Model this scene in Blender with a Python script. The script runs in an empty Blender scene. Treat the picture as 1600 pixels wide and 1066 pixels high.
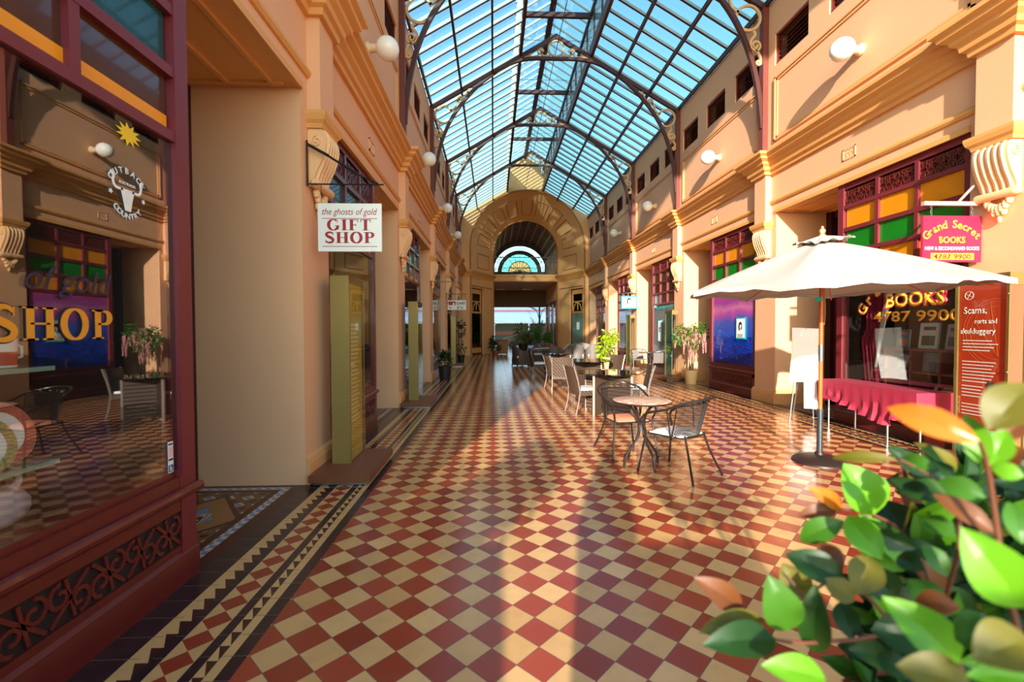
import bpy, bmesh, math, random
from mathutils import Vector, Matrix
random.seed(7)
SC = bpy.context.scene
COL = SC.collection
PI = math.pi

# ------------------------------------------------------------------ camera, sky, sun, exposure
CF, YAW, PITCH, ROLL, CH = 716.0, .0404, -.0243, -.0035, 1.5
def cam_axes():
    cy, sy = math.cos(YAW), math.sin(YAW)
    f = Vector((sy*math.cos(PITCH), cy*math.cos(PITCH), math.sin(PITCH)))
    r = Vector((cy, -sy, 0)); u = r.cross(f)
    return r*math.cos(ROLL)+u*math.sin(ROLL), -r*math.sin(ROLL)+u*math.cos(ROLL), f
CR, CU, CFW = cam_axes()
cam = bpy.data.cameras.new('camera'); camo = bpy.data.objects.new('camera', cam); COL.objects.link(camo)
cam.sensor_width = 36; cam.lens = CF/1600*36; cam.clip_start = .05; cam.clip_end = 400
camo.matrix_world = Matrix(((CR.x, CU.x, -CFW.x, 0), (CR.y, CU.y, -CFW.y, 0), (CR.z, CU.z, -CFW.z, CH), (0, 0, 0, 1)))
cam.dof.use_dof = True; cam.dof.focus_distance = 6.0; cam.dof.aperture_fstop = 2.6
SC.camera = camo
def at(px, py, d):
    """point seen at a pixel of the photograph, d metres in front of the camera"""
    return Vector((0, 0, CH)) + (CFW + CR*((px-800)/CF) + CU*((533-py)/CF))*d

SUN = Vector((.26, 1, -.262)).normalized()
w = bpy.data.worlds.new('sky'); SC.world = w; w.use_nodes = True
nt = w.node_tree; nt.nodes.clear()
sky = nt.nodes.new('ShaderNodeTexSky'); sky.sky_type = 'NISHITA'; sky.sun_disc = False
sky.sun_elevation = math.radians(22); sky.sun_rotation = math.atan2(-.26, -1); sky.air_density = 1.0; sky.dust_density = .6; sky.ozone_density = 2.0
hs = nt.nodes.new('ShaderNodeMix'); hs.data_type = 'RGBA'; hs.blend_type = 'MULTIPLY'; hs.inputs[0].default_value = 1
hs.inputs[7].default_value = (1.05, 1.16, 1.0, 1)
bg = nt.nodes.new('ShaderNodeBackground'); bg.inputs[1].default_value = .60
wo = nt.nodes.new('ShaderNodeOutputWorld')
nt.links.new(sky.outputs[0], hs.inputs[6]); nt.links.new(hs.outputs[2], bg.inputs[0]); nt.links.new(bg.outputs[0], wo.inputs[0])
sl = bpy.data.lights.new('sun', 'SUN'); sl.energy = 13; sl.color = (1, .91, .80); sl.angle = math.radians(.8)
so = bpy.data.objects.new('sun', sl); COL.objects.link(so)
so.rotation_euler = SUN.to_track_quat('-Z', 'Y').to_euler(); so.location = (-2, -6, 9)
SC.view_settings.view_transform = 'Standard'; SC.view_settings.look = 'None'
SC.view_settings.exposure = -.17; SC.view_settings.gamma = 1; SC.view_settings.use_curve_mapping = False

# ------------------------------------------------------------------ materials
def lin(c):
    return tuple(((x/255)/12.92 if x/255 <= .04045 else ((x/255+.055)/1.055)**2.4) for x in c)
MATS = {}
def mat(name, rgb, rough=.6, metal=0, var=.06, scale=6, bump=0, spec=.5, coat=0, alpha=None):
    if name in MATS: return MATS[name]
    m = bpy.data.materials.new(name); m.use_nodes = True; n = m.node_tree; b = n.nodes['Principled BSDF']
    c = lin(rgb)
    b.inputs['Roughness'].default_value = rough; b.inputs['Metallic'].default_value = metal
    b.inputs['Specular IOR Level'].default_value = spec; b.inputs['Coat Weight'].default_value = coat
    tc = n.nodes.new('ShaderNodeTexCoord'); no = n.nodes.new('ShaderNodeTexNoise')
    no.inputs['Scale'].default_value = scale; no.inputs['Detail'].default_value = 4
    n.links.new(tc.outputs['Object'], no.inputs['Vector'])
    mx = n.nodes.new('ShaderNodeMix'); mx.data_type = 'RGBA'
    mx.inputs[6].default_value = tuple(max(0, x*(1-var)) for x in c)+(1,)
    mx.inputs[7].default_value = tuple(min(1, x*(1+var)) for x in c)+(1,)
    n.links.new(no.outputs['Fac'], mx.inputs[0]); n.links.new(mx.outputs[2], b.inputs['Base Color'])
    if bump:
        bp = n.nodes.new('ShaderNodeBump'); bp.inputs['Strength'].default_value = bump; bp.inputs['Distance'].default_value = .01
        n2 = n.nodes.new('ShaderNodeTexNoise'); n2.inputs['Scale'].default_value = scale*8
        n.links.new(tc.outputs['Object'], n2.inputs['Vector']); n.links.new(n2.outputs['Fac'], bp.inputs['Height'])
        n.links.new(bp.outputs['Normal'], b.inputs['Normal'])
    MATS[name] = m; return m
def glass(name, tint=(.9, .95, .95), f0=.06, rough=0.0, k=1.0):
    m = bpy.data.materials.new(name); m.use_nodes = True; n = m.node_tree; n.nodes.clear()
    o = n.nodes.new('ShaderNodeOutputMaterial'); mix = n.nodes.new('ShaderNodeMixShader')
    tr = n.nodes.new('ShaderNodeBsdfTransparent'); tr.inputs[0].default_value = tint+(1,)
    gl = n.nodes.new('ShaderNodeBsdfGlossy'); gl.inputs['Roughness'].default_value = rough
    lw = n.nodes.new('ShaderNodeLayerWeight'); lw.inputs[0].default_value = .5
    p = n.nodes.new('ShaderNodeMath'); p.operation = 'POWER'; p.inputs[1].default_value = 4
    q = n.nodes.new('ShaderNodeMath'); q.operation = 'MULTIPLY_ADD'; q.inputs[1].default_value = (1-f0)*k; q.inputs[2].default_value = f0
    n.links.new(lw.outputs['Facing'], p.inputs[0]); n.links.new(p.outputs[0], q.inputs[0]); n.links.new(q.outputs[0], mix.inputs[0])
    n.links.new(tr.outputs[0], mix.inputs[1]); n.links.new(gl.outputs[0], mix.inputs[2]); n.links.new(mix.outputs[0], o.inputs[0])
    MATS[name] = m; return m

class NX:
    """tiny helper for node maths in a material"""
    def __init__(s, m): s.n = m.node_tree
    def m(s, op, a, b=0, c=0):
        nd = s.n.nodes.new('ShaderNodeMath'); nd.operation = op
        for i, v in enumerate((a, b, c)):
            if hasattr(v, 'links'): s.n.links.new(v, nd.inputs[i])
            else: nd.inputs[i].default_value = v
        return nd.outputs[0]
    def mix(s, f, a, b):
        nd = s.n.nodes.new('ShaderNodeMix'); nd.data_type = 'RGBA'
        if hasattr(f, 'links'): s.n.links.new(f, nd.inputs[0])
        else: nd.inputs[0].default_value = f
        for i, v in ((6, a), (7, b)):
            if hasattr(v, 'links'): s.n.links.new(v, nd.inputs[i])
            else: nd.inputs[i].default_value = tuple(v)+(1,)
        return nd.outputs[2]
    def band(s, x, a, b): return s.m('MULTIPLY', s.m('GREATER_THAN', x, a), s.m('LESS_THAN', x, b))

WALL = mat('wall_paint', (229, 172, 129), .7, var=.035, scale=1.5, bump=.12)
OCH = mat('ochre_paint', (222, 158, 88), .6, var=.05, scale=3)
OCHD = mat('ochre_soffit_paint', (214, 142, 62), .6, var=.05, scale=3)
ENDW = mat('end_wall_ochre_paint', (228, 168, 108), .7, var=.035, scale=1.5)
CORB = mat('corbel_paint', (236, 186, 134), .55, var=.06, scale=14)
SKIRT = mat('skirting_paint', (222, 158, 98), .6)
MAR = mat('maroon_gloss_paint', (98, 27, 24), .32, var=.12, scale=9, coat=.2)
MARP = mat('purple_maroon_paint', (116, 38, 44), .4, var=.1, scale=9)
MARD = mat('dark_maroon_paint', (60, 18, 16), .5, var=.1)
IRON = mat('oxide_red_ironwork', (112, 52, 42), .5, var=.15, scale=20)
IROND = mat('dark_red_ironwork', (74, 32, 26), .5, var=.15, scale=20)
CREAMI = mat('cream_ironwork', (214, 172, 122), .5, var=.06)
BARW = mat('glazing_bar_white', (184, 188, 178), .5, var=.04)
BLACKI = mat('black_wrought_iron', (58, 48, 44), .32, metal=.55, var=.2, scale=30)
STEEL = mat('steel', (170, 172, 172), .3, metal=.9, var=.05)
GALV = mat('galvanised_steel', (150, 155, 158), .45, metal=.6)
WHITEG = mat('opal_globe', (248, 244, 236), .25, var=.01, coat=.4)
WHITE = mat('white_paint', (240, 238, 232), .5, var=.02)
PAPER = mat('white_paper', (242, 240, 238), .7, var=.02)
BRASS = mat('brass_olive_metal', (150, 128, 74), .34, metal=.35, var=.06, scale=12)
WOODR = mat('red_brown_timber', (120, 70, 44), .4, var=.25, scale=18)
WOODO = mat('orange_timber_pole', (196, 92, 40), .35, var=.15, scale=25)
CANVAS = mat('cream_canvas', (172, 164, 154), .8, var=.03, scale=20, bump=.1)
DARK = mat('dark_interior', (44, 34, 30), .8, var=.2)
SHOPF = mat('shop_floor_timber', (70, 45, 30), .6, var=.2)
GREYI = mat('grey_metal', (70, 76, 82), .35, metal=.6)
DBROWN = mat('dark_brown_metal', (52, 38, 34), .45, metal=.3)
POTC = mat('terracotta_cream_pot', (214, 172, 120), .6, var=.06)
POTB = mat('black_pot', (30, 28, 30), .5)
TERRA = mat('terracotta_pot', (156, 78, 50), .7)
SOIL = mat('soil', (48, 34, 26), .95)
BLIND = mat('brown_boards', (88, 62, 40), .7, var=.2, scale=10)
NAVY = mat('navy_lettering', (34, 30, 52), .5)
GOLDL = mat('gold_lettering', (226, 150, 34), .35, metal=.1, var=.04)
REDL = mat('crimson_lettering', (168, 22, 42), .5)
BLKL = mat('black_lettering', (24, 22, 24), .5)
YEL = mat('yellow_print', (238, 180, 50), .5)
CRIM = mat('crimson_sign_paint', (200, 28, 64), .45)
TEAL = mat('teal_print', (20, 156, 160), .5)
CLOTH = mat('maroon_tablecloth', (162, 34, 62), .75, var=.06, scale=20)
CURT = mat('crimson_curtain', (150, 20, 52), .8, var=.1)
AMBQ = mat('amber_quarry', (226, 138, 16), .18, var=.15, scale=5, coat=.3); GRNQ = mat('green_quarry', (6, 118, 28), .18, var=.2, scale=5, coat=.3)
TEALQ = mat('teal_quarry', (6, 66, 66), .15, var=.25, scale=14, bump=.3, coat=.4); BRNQ = mat('brown_and_unlit_quarry', (84, 44, 22), .15, var=.25, scale=4, coat=.4); AMBS = mat('amber_band', (244, 150, 10), .3, var=.05)
GREEN_GL = glass('green_glass', (.02, .30, .06), .05, .08)
TEAL_GL = glass('teal_glass', (.02, .22, .22), .05, .15)
AMB_GL = glass('amber_glass', (.55, .24, .03), .05, .12)
BRN_GL = glass('brown_glass', (.16, .07, .03), .05, .12)
PANE = glass('window_glass', (.93, .96, .95), .12, 0, 1.0)
ROOFG = glass('roof_glass', (.69, .83, .87), .03, 0, 1.0)
SHELFG = glass('shelf_glass', (.72, .86, .80), .12)
SMOKE = glass('smoked_glass', (.10, .09, .09), .16, .0, 1.2)

# ------------------------------------------------------------------ mesh helpers
MIRX = 3.77          # mirror sum: the arcade is symmetric about x = 1.885
class MB:
    def __init__(s, mirror=False): s.bm = bmesh.new(); s.mirror = mirror; s.xf = None
    def v(s, p):
        p = Vector(p)
        if s.xf is not None: p = s.xf @ p
        return s.bm.verts.new(p)
    def f(s, vs):
        try: return s.bm.faces.new(vs)
        except ValueError: return None
    def box(s, x0, x1, y0, y1, z0, z1):
        c = [s.v((x, y, z)) for x in (x0, x1) for y in (y0, y1) for z in (z0, z1)]
        for q in ((0, 1, 3, 2), (4, 6, 7, 5), (0, 4, 5, 1), (2, 3, 7, 6), (0, 2, 6, 4), (1, 5, 7, 3)): s.f([c[i] for i in q])
        return s
    def prism(s, poly, fn, a, b):
        A = [s.v(fn(u, v, a)) for u, v in poly]; B = [s.v(fn(u, v, b)) for u, v in poly]; n = len(poly)
        s.f(A); s.f(B[::-1])
        for i in range(n): s.f([A[i], A[(i+1) % n], B[(i+1) % n], B[i]])
        return s
    def strip(s, pts, wd, fn, a, b, closed=False):
        """flat bar of in-plane width wd (number or function of direction) along 2D pts, extruded a..b"""
        n = len(pts); L = []; R = []
        for i in range(n):
            if closed: p0 = pts[i-1]; p1 = pts[(i+1) % n]
            else: p0 = pts[max(0, i-1)]; p1 = pts[min(n-1, i+1)]
            dx, dy = p1[0]-p0[0], p1[1]-p0[1]; l = math.hypot(dx, dy) or 1; dx /= l; dy /= l
            ww = (wd(dx, dy, i/(n-1 or 1)) if callable(wd) else wd)/2
            L.append((pts[i][0]-dy*ww, pts[i][1]+dx*ww)); R.append((pts[i][0]+dy*ww, pts[i][1]-dx*ww))
        V = [[s.v(fn(q[0], q[1], c)) for q in Q] for Q in (L, R) for c in (a, b)]
        la, lb, ra, rb = V
        for i in range(n if closed else n-1):
            j = (i+1) % n
            s.f([la[i], la[j], ra[j], ra[i]]); s.f([lb[i], rb[i], rb[j], lb[j]])
            s.f([la[i], lb[i], lb[j], la[j]]); s.f([ra[i], ra[j], rb[j], rb[i]])
        if not closed:
            s.f([la[0], ra[0], rb[0], lb[0]]); s.f([la[-1], lb[-1], rb[-1], ra[-1]])
        return s
    def tube(s, pts, r, seg=6, closed=False):
        pts = [Vector(p) for p in pts]; n = len(pts); rings = []
        up = None
        for i in range(n):
            a = pts[i-1] if (closed or i > 0) else pts[i]; b = pts[(i+1) % n] if (closed or i < n-1) else pts[i]
            t = (b-a).normalized()
            if up is None:
                up = t.orthogonal().normalized()
            else:
                up = (up - t*up.dot(t))
                up = up.normalized() if up.length > 1e-6 else t.orthogonal().normalized()
            sd = t.cross(up); rr = r[i] if isinstance(r, (list, tuple)) else r
            rings.append([s.v(pts[i]+(up*math.cos(k*2*PI/seg)+sd*math.sin(k*2*PI/seg))*rr) for k in range(seg)])
        for i in range(n if closed else n-1):
            A = rings[i]; B = rings[(i+1) % n]
            for k in range(seg): s.f([A[k], A[(k+1) % seg], B[(k+1) % seg], B[k]])
        if not closed: s.f(rings[0][::-1]); s.f(rings[-1])
        return s
    def lathe(s, prof, c=(0, 0, 0), seg=24, axis='z', cap=True):
        rings = []
        for r, z in prof:
            ring = []
            for k in range(seg):
                a = 2*PI*k/seg; q = (r*math.cos(a), r*math.sin(a), z)
                if axis == 'x': q = (q[2], q[0], q[1])
                if axis == 'y': q = (q[0], q[2], q[1])
                ring.append(s.v((c[0]+q[0], c[1]+q[1], c[2]+q[2])))
            rings.append(ring)
        for A, B in zip(rings, rings[1:]):
            for k in range(seg): s.f([A[k], A[(k+1) % seg], B[(k+1) % seg], B[k]])
        if cap: s.f(rings[0][::-1]); s.f(rings[-1])
        else:
            for k in range(seg): s.f([rings[-1][k], rings[-1][(k+1) % seg], rings[0][(k+1) % seg], rings[0][k]])
        return s
    def ball(s, c, r, seg=12, sc=(1, 1, 1)):
        n = seg//2; prof = [(max(.0005, r*math.sin(PI*i/n)), -r*math.cos(PI*i/n)) for i in range(n+1)]
        o = s.xf; m = Matrix.Translation(Vector(c)) @ Matrix.Diagonal(Vector(sc)).to_4x4(); s.xf = (o @ m) if o is not None else m
        s.lathe(prof, (0, 0, 0), seg); s.xf = o; return s
    def grid(s, G, th=None):
        """surface from rows of points; th = thickness vector"""
        V = [[s.v(p) for p in row] for row in G]
        for i in range(len(V)-1):
            for j in range(len(V[0])-1): s.f([V[i][j], V[i][j+1], V[i+1][j+1], V[i+1][j]])
        if th is not None:
            th = Vector(th); W = [[s.v(Vector(p)+th) for p in row] for row in G]; a, b = len(V), len(V[0])
            for i in range(a-1):
                for j in range(b-1): s.f([W[i][j], W[i+1][j], W[i+1][j+1], W[i][j+1]])
            for i in range(a-1):
                s.f([V[i][0], V[i+1][0], W[i+1][0], W[i][0]]); s.f([V[i][-1], W[i][-1], W[i+1][-1], V[i+1][-1]])
            for j in range(b-1):
                s.f([V[0][j], W[0][j], W[0][j+1], V[0][j+1]]); s.f([V[-1][j], V[-1][j+1], W[-1][j+1], W[-1][j]])
        return s
    def sweep(s, path, prof, caps=True):
        """moulding: profile (out, z) along plan path, out = right-hand side of travel"""
        n = len(path); rows = []
        for i, p in enumerate(path):
            def nrm(a, b):
                d = Vector((b[0]-a[0], b[1]-a[1])).normalized(); return Vector((d.y, -d.x))
            if i == 0: m = nrm(path[0], path[1])
            elif i == n-1: m = nrm(path[-2], path[-1])
            else:
                a = nrm(path[i-1], p); b = nrm(p, path[i+1]); m = (a+b)/(1+a.dot(b))
            rows.append([s.v((p[0]+m.x*o, p[1]+m.y*o, z)) for o, z in prof])
        k = len(prof)
        for A, B in zip(rows, rows[1:]):
            for j in range(k): s.f([A[j], A[(j+1) % k], B[(j+1) % k], B[j]])
        s.f(rows[0]); s.f(rows[-1][::-1]); return s
    def build(s, name, m, parent=None, smooth=False, **props):
        if s.mirror:
            for v in s.bm.verts: v.co.x = MIRX-v.co.x
        bmesh.ops.recalc_face_normals(s.bm, faces=s.bm.faces[:])
        me = bpy.data.meshes.new(name); s.bm.to_mesh(me); s.bm.free()
        for mm in (m if isinstance(m, (list, tuple)) else [m]): me.materials.append(mm)
        if smooth:
            for p in me.polygons: p.use_smooth = True
            try: me.set_sharp_from_angle(angle=math.radians(38))
            except Exception: pass
        o = bpy.data.objects.new(name, me); COL.objects.link(o)
        if parent is not None: o.parent = parent
        for k, v in props.items(): o[k] = v
        return o
def root(name, label, cat, loc=(0, 0, 0), rz=0, group=None, kind=None):
    o = bpy.data.objects.new(name, None); COL.objects.link(o); o.location = loc; o.rotation_euler = (0, 0, rz)
    o.empty_display_size = .1
    if kind: o['kind'] = kind
    if label: o['label'] = label; o['category'] = cat
    if group: o['group'] = group
    return o
def tag(o, label, cat, group=None):
    o['label'] = label; o['category'] = cat
    if group: o['group'] = group
    return o
def tree(o, loc, rz, label, parent=None):
    """copy of a thing with its parts and sub-parts"""
    c = o.copy(); COL.objects.link(c)
    if parent is None:
        c.location = loc; c.rotation_euler = (0, 0, rz); c['label'] = label
    else: c.parent = parent
    for ch in [x for x in bpy.data.objects if x.parent == o]: tree(ch, None, None, None, c)
    return c
def arc(cx, cz, r, a0, a1, n=16, rz=None):
    rz = rz or r
    return [(cx+r*math.cos(math.radians(a0+(a1-a0)*i/n)), cz+rz*math.sin(math.radians(a0+(a1-a0)*i/n))) for i in range(n+1)]
def spiral(cx, cz, r, a0, turns, n=22, k=.25):
    return [(cx+r*(1-(1-k)*i/n)*math.cos(math.radians(a0)+turns*2*PI*i/n), cz+r*(1-(1-k)*i/n)*math.sin(math.radians(a0)+turns*2*PI*i/n)) for i in range(n+1)]
def smooth2(P, n=6):
    """Catmull-Rom through points of any dimension"""
    out = []
    for i in range(len(P)-1):
        p0 = P[max(0, i-1)]; p1 = P[i]; p2 = P[i+1]; p3 = P[min(len(P)-1, i+2)]
        for k in range(n):
            t = k/n
            out.append(tuple(.5*((2*b)+(-a+c)*t+(2*a-5*b+4*c-d)*t*t+(-a+3*b-3*c+d)*t**3) for a, b, c, d in zip(p0, p1, p2, p3)))
    out.append(tuple(P[-1])); return out

# ------------------------------------------------------------------ lettering
def textmesh(body, name, m, parent, org, rt, up, size, width=None, bold=0, shear=0, align='CENTER', ext=.0015, spacing=1.0, rot=0):
    cu = bpy.data.curves.new(name, 'FONT'); cu.body = body; cu.size = 1; cu.offset = bold; cu.shear = shear
    cu.align_x = align; cu.extrude = 0; cu.space_character = spacing; cu.resolution_u = 3
    ob = bpy.data.objects.new(name, cu); COL.objects.link(ob)
    bpy.context.view_layer.update()
    dg = bpy.context.evaluated_depsgraph_get(); me = bpy.data.meshes.new_from_object(ob.evaluated_get(dg))
    bpy.data.objects.remove(ob, do_unlink=True); bpy.data.curves.remove(cu)
    rt = Vector(rt).normalized(); up = Vector(up).normalized(); nn = rt.cross(up)
    xs = [v.co.x for v in me.vertices]
    sx = size
    if width and xs: sx = width/(max(xs)-min(xs))
    xm = (max(xs)+min(xs))/2 if (xs and align == 'CENTER') else 0
    bm = bmesh.new(); bm.from_mesh(me)
    g = bmesh.ops.extrude_face_region(bm, geom=bm.faces[:])
    for v in [e for e in g['geom'] if isinstance(e, bmesh.types.BMVert)]: v.co.z += 1
    cr, sr = math.cos(rot), math.sin(rot)
    for v in bm.verts:
        x, y = (v.co.x-xm)*sx, v.co.y*size
        x, y = x*cr-y*sr, x*sr+y*cr
        v.co = Vector(org)+rt*x+up*y+nn*(v.co.z*ext)
    bmesh.ops.recalc_face_normals(bm, faces=bm.faces[:])
    bm.to_mesh(me); bm.free(); me.materials.clear(); me.materials.append(m); me.name = name
    o = bpy.data.objects.new(name, me); COL.objects.link(o)
    if parent is not None: o.parent = parent
    return o
def arctext(body, name, m, parent, org, rt, up, size, rad, a0, a1, bold=.02, ext=.0015):
    """letters on an arc, centre at org - up*rad; joined as one part"""
    rt = Vector(rt).normalized(); up = Vector(up).normalized(); obs = []
    n = len(body)
    for i, ch in enumerate(body):
        if ch == ' ': continue
        a = math.radians(a0+(a1-a0)*i/(n-1)); p = Vector(org)+rt*(rad*math.sin(a))+up*(rad*math.cos(a)-rad)
        obs.append(textmesh(ch, name, m, None, p, rt, up, size, bold=bold, rot=-a, ext=ext))
    bm = bmesh.new()
    for o in obs: bm.from_mesh(o.data)
    me = bpy.data.meshes.new(name); bm.to_mesh(me); bm.free(); me.materials.append(m)
    for o in obs: bpy.data.objects.remove(o, do_unlink=True)
    o = bpy.data.objects.new(name, me); COL.objects.link(o)
    if parent is not None: o.parent = parent
    return o
def serif(body, name, m, parent, org, rt, up, h, wscale=1.0, ext=.002, gap=.16, tk=.22, tn=.07):
    """display roman capitals drawn from strokes; org = left end of baseline"""
    rt = Vector(rt).normalized(); up = Vector(up).normalized(); nn = rt.cross(up); org = Vector(org)
    mb = MB(); x0 = 0
    def wd(dx, dy, t): return tn+(tk-tn)*abs(dy)**1.3
    for ch in body:
        if ch == ' ': x0 += .5; continue
        st = []; rc = []; W = .8
        def stem(x, s1=True): rc.append((x-tk/2, x+tk/2, 0, 1)); rc.append((x-tk*.95, x+tk*.95, 0, .05)); rc.append((x-tk*.95, x+tk*.95, .95, 1))
        if ch == 'I': stem(.22); W = .44
        elif ch == 'F': stem(.24); rc += [(.24, .8, .94, 1), (.24, .62, .47, .53), (.74, .8, .74, 1), (.57, .62, .38, .62)]; W = .82
        elif ch == 'T': stem(.45); rc += [(.02, .88, .94, 1), (.02, .08, .74, 1), (.82, .88, .74, 1)]; W = .9
        elif ch == 'H': stem(.22); stem(.84); rc += [(.22, .84, .47, .53)]; W = 1.06
        elif ch == 'P': stem(.24); st.append([(.24, .965), (.5, .965)]+arc(.5, .74, .24, 90, -90, 12, .225)+[(.24, .515)]); W = .84
        elif ch == 'B': stem(.24); st.append([(.24, .965), (.48, .965)]+arc(.48, .75, .2, 90, -90, 10, .215)+[(.24, .535)]); st.append([(.3, .535), (.52, .535)]+arc(.52, .285, .24, 90, -90, 10, .25)+[(.24, .035)]); W = .86
        elif ch == 'K': stem(.22); st.append([(.3, .4), (.85, .97)]); st.append([(.45, .55), (.9, .02)]); rc += [(.7, 1.0, .95, 1), (.72, 1.08, 0, .05)]; W = 1.06
        elif ch == 'O': st.append(arc(.5, .5, .4, 0, 352, 36, .49)+[arc(.5, .5, .4, 0, 352, 36, .49)[0]]); W = 1.0
        elif ch == 'G': st.append(arc(.5, .5, .4, 50, 318, 28, .49)); rc += [(.74, .88+.08, 0.08, .42), (.62, 1.04, .39, .44), (.82, .86, .68, .98)]; W = 1.04
        elif ch == 'S':
            st.append(smooth2([(.68, .84), (.55, .95), (.36, .97), (.17, .87), (.16, .70), (.33, .57), (.54, .46), (.70, .30), (.64, .11), (.44, .03), (.24, .05), (.1, .18)], 4))
            rc += [(.68, .72, .72, .98), (.06, .1, .02, .3)]; W = .8
        for sx in st:
            def wds(dx, dy, t, ch=ch): return tn+(tk-tn)*(abs(dx if ch == 'S' else dy)**1.3 if ch != 'S' else (1-abs(t-.5)*1.6 if abs(t-.5) < .5 else .2))
            mb.strip([(x0+a, b) for a, b in sx], wds, lambda u, v, w2: org+rt*(u*h*wscale)+up*(v*h)+nn*w2, 0, ext)
        for a, b, c, d in rc:
            mb.prism([(x0+a, c), (x0+b, c), (x0+b, d), (x0+a, d)], lambda u, v, w2: org+rt*(u*h*wscale)+up*(v*h)+nn*w2, 0, ext)
        x0 += W+gap
    return mb.build(name, m, parent)
# ------------------------------------------------------------------ floor material
def floor_material():
    m = bpy.data.materials.new('encaustic_tile_floor'); m.use_nodes = True; n = m.node_tree; b = n.nodes['Principled BSDF']; N = NX(m)
    g = n.nodes.new('ShaderNodeNewGeometry'); sp = n.nodes.new('ShaderNodeSeparateXYZ'); n.links.new(g.outputs['Position'], sp.inputs[0])
    x, y = sp.outputs[0], sp.outputs[1]
    s = .1578; d2 = s*math.sqrt(2); ox, oy = -.907, 2.348
    dx = N.m('SUBTRACT', x, ox); dy = N.m('SUBTRACT', y, oy)
    a = N.m('DIVIDE', N.m('ADD', dx, dy), d2); c = N.m('DIVIDE', N.m('SUBTRACT', dx, dy), d2)
    fa = N.m('FLOOR', a); fc = N.m('FLOOR', c)
    par = N.m('FLOORED_MODULO', N.m('ADD', fa, fc), 2.0)
    ra = N.m('SUBTRACT', a, fa); rc = N.m('SUBTRACT', c, fc)
    edge = N.m('MINIMUM', N.m('MINIMUM', ra, N.m('SUBTRACT', 1, ra)), N.m('MINIMUM', rc, N.m('SUBTRACT', 1, rc)))
    grout = N.m('LESS_THAN', edge, .012)
    # per-tile variation
    cb = n.nodes.new('ShaderNodeCombineXYZ'); n.links.new(fa, cb.inputs[0]); n.links.new(fc, cb.inputs[1])
    wn = n.nodes.new('ShaderNodeTexWhiteNoise'); wn.noise_dimensions = '2D'; n.links.new(cb.outputs[0], wn.inputs['Vector'])
    red = N.mix(wn.outputs['Value'], lin((140, 52, 32)), lin((170, 70, 44)))
    cream = N.mix(wn.outputs['Value'], lin((206, 156, 96)), lin((226, 178, 118)))
    BK = lin((44, 28, 34)); CRM = lin((212, 166, 106)); GR = lin((104, 88, 74))
    col = N.mix(par, cream, red); col = N.mix(grout, col, GR)
    # distance out from the aisle edge, same on both sides
    e = N.m('SUBTRACT', N.m('ABSOLUTE', N.m('SUBTRACT', x, 1.885)), 3.025)
    yy = N.m('DIVIDE', y, .152)
    yj = N.m('ABSOLUTE', N.m('SUBTRACT', N.m('FRACT', yy), .5)); joint = N.m('GREATER_THAN', yj, .488)
    dark = N.mix(joint, BK, GR)
    def tri(e0, wd, pit):
        u = N.m('DIVIDE', N.m('SUBTRACT', e, e0), wd); t = N.m('FRACT', N.m('DIVIDE', y, pit)); 
        return N.mix(N.m('GREATER_THAN', t, u), CRM, lin((66, 34, 28)))
    u = N.m('ABSOLUTE', N.m('SUBTRACT', N.m('DIVIDE', N.m('SUBTRACT', e, .221), .154), .5))
    t = N.m('ABSOLUTE', N.m('SUBTRACT', N.m('FRACT', N.m('DIVIDE', N.m('SUBTRACT', y, 2.63), .153)), .5))
    dia = N.m('LESS_THAN', N.m('ADD', u, t), .5); mid = N.mix(dia, CRM, lin((150, 58, 36)))
    for e0, e1, cc in ((0, .068, dark), (.068, .117, N.mix(joint, CRM, GR)), (.117, .168, tri(.117, .051, .1)), (.168, .221, dark), (.221, .375, mid),
                       (.375, .427, dark), (.427, .485, tri(.427, .058, .1)), (.485, .532, N.mix(joint, CRM, GR)), (.532, .705, dark), (.705, 3, N.mix(0, lin((150, 146, 136)), CRM))):
        col = N.mix(N.band(e, e0, e1), col, cc)
    # plain dull tiles far outside the arcade
    no = n.nodes.new('ShaderNodeTexNoise'); no.inputs['Scale'].default_value = 9; no.inputs['Detail'].default_value = 5
    n.links.new(g.outputs['Position'], no.inputs['Vector'])
    col2 = N.mix(N.m('MULTIPLY', N.m('SUBTRACT', no.outputs['Fac'], .45), .5), col, lin((120, 84, 58)))
    n.links.new(col2, b.inputs['Base Color'])
    n.links.new(N.m('MULTIPLY_ADD', no.outputs['Fac'], .16, .12), b.inputs['Roughness'])
    b.inputs['Specular IOR Level'].default_value = .45
    bp = n.nodes.new('ShaderNodeBump'); bp.inputs['Strength'].default_value = .35; bp.inputs['Distance'].default_value = .002
    n.links.new(N.m('MINIMUM', edge, .03), bp.inputs['Height']); n.links.new(bp.outputs[0], b.inputs['Normal'])
    return m
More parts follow.
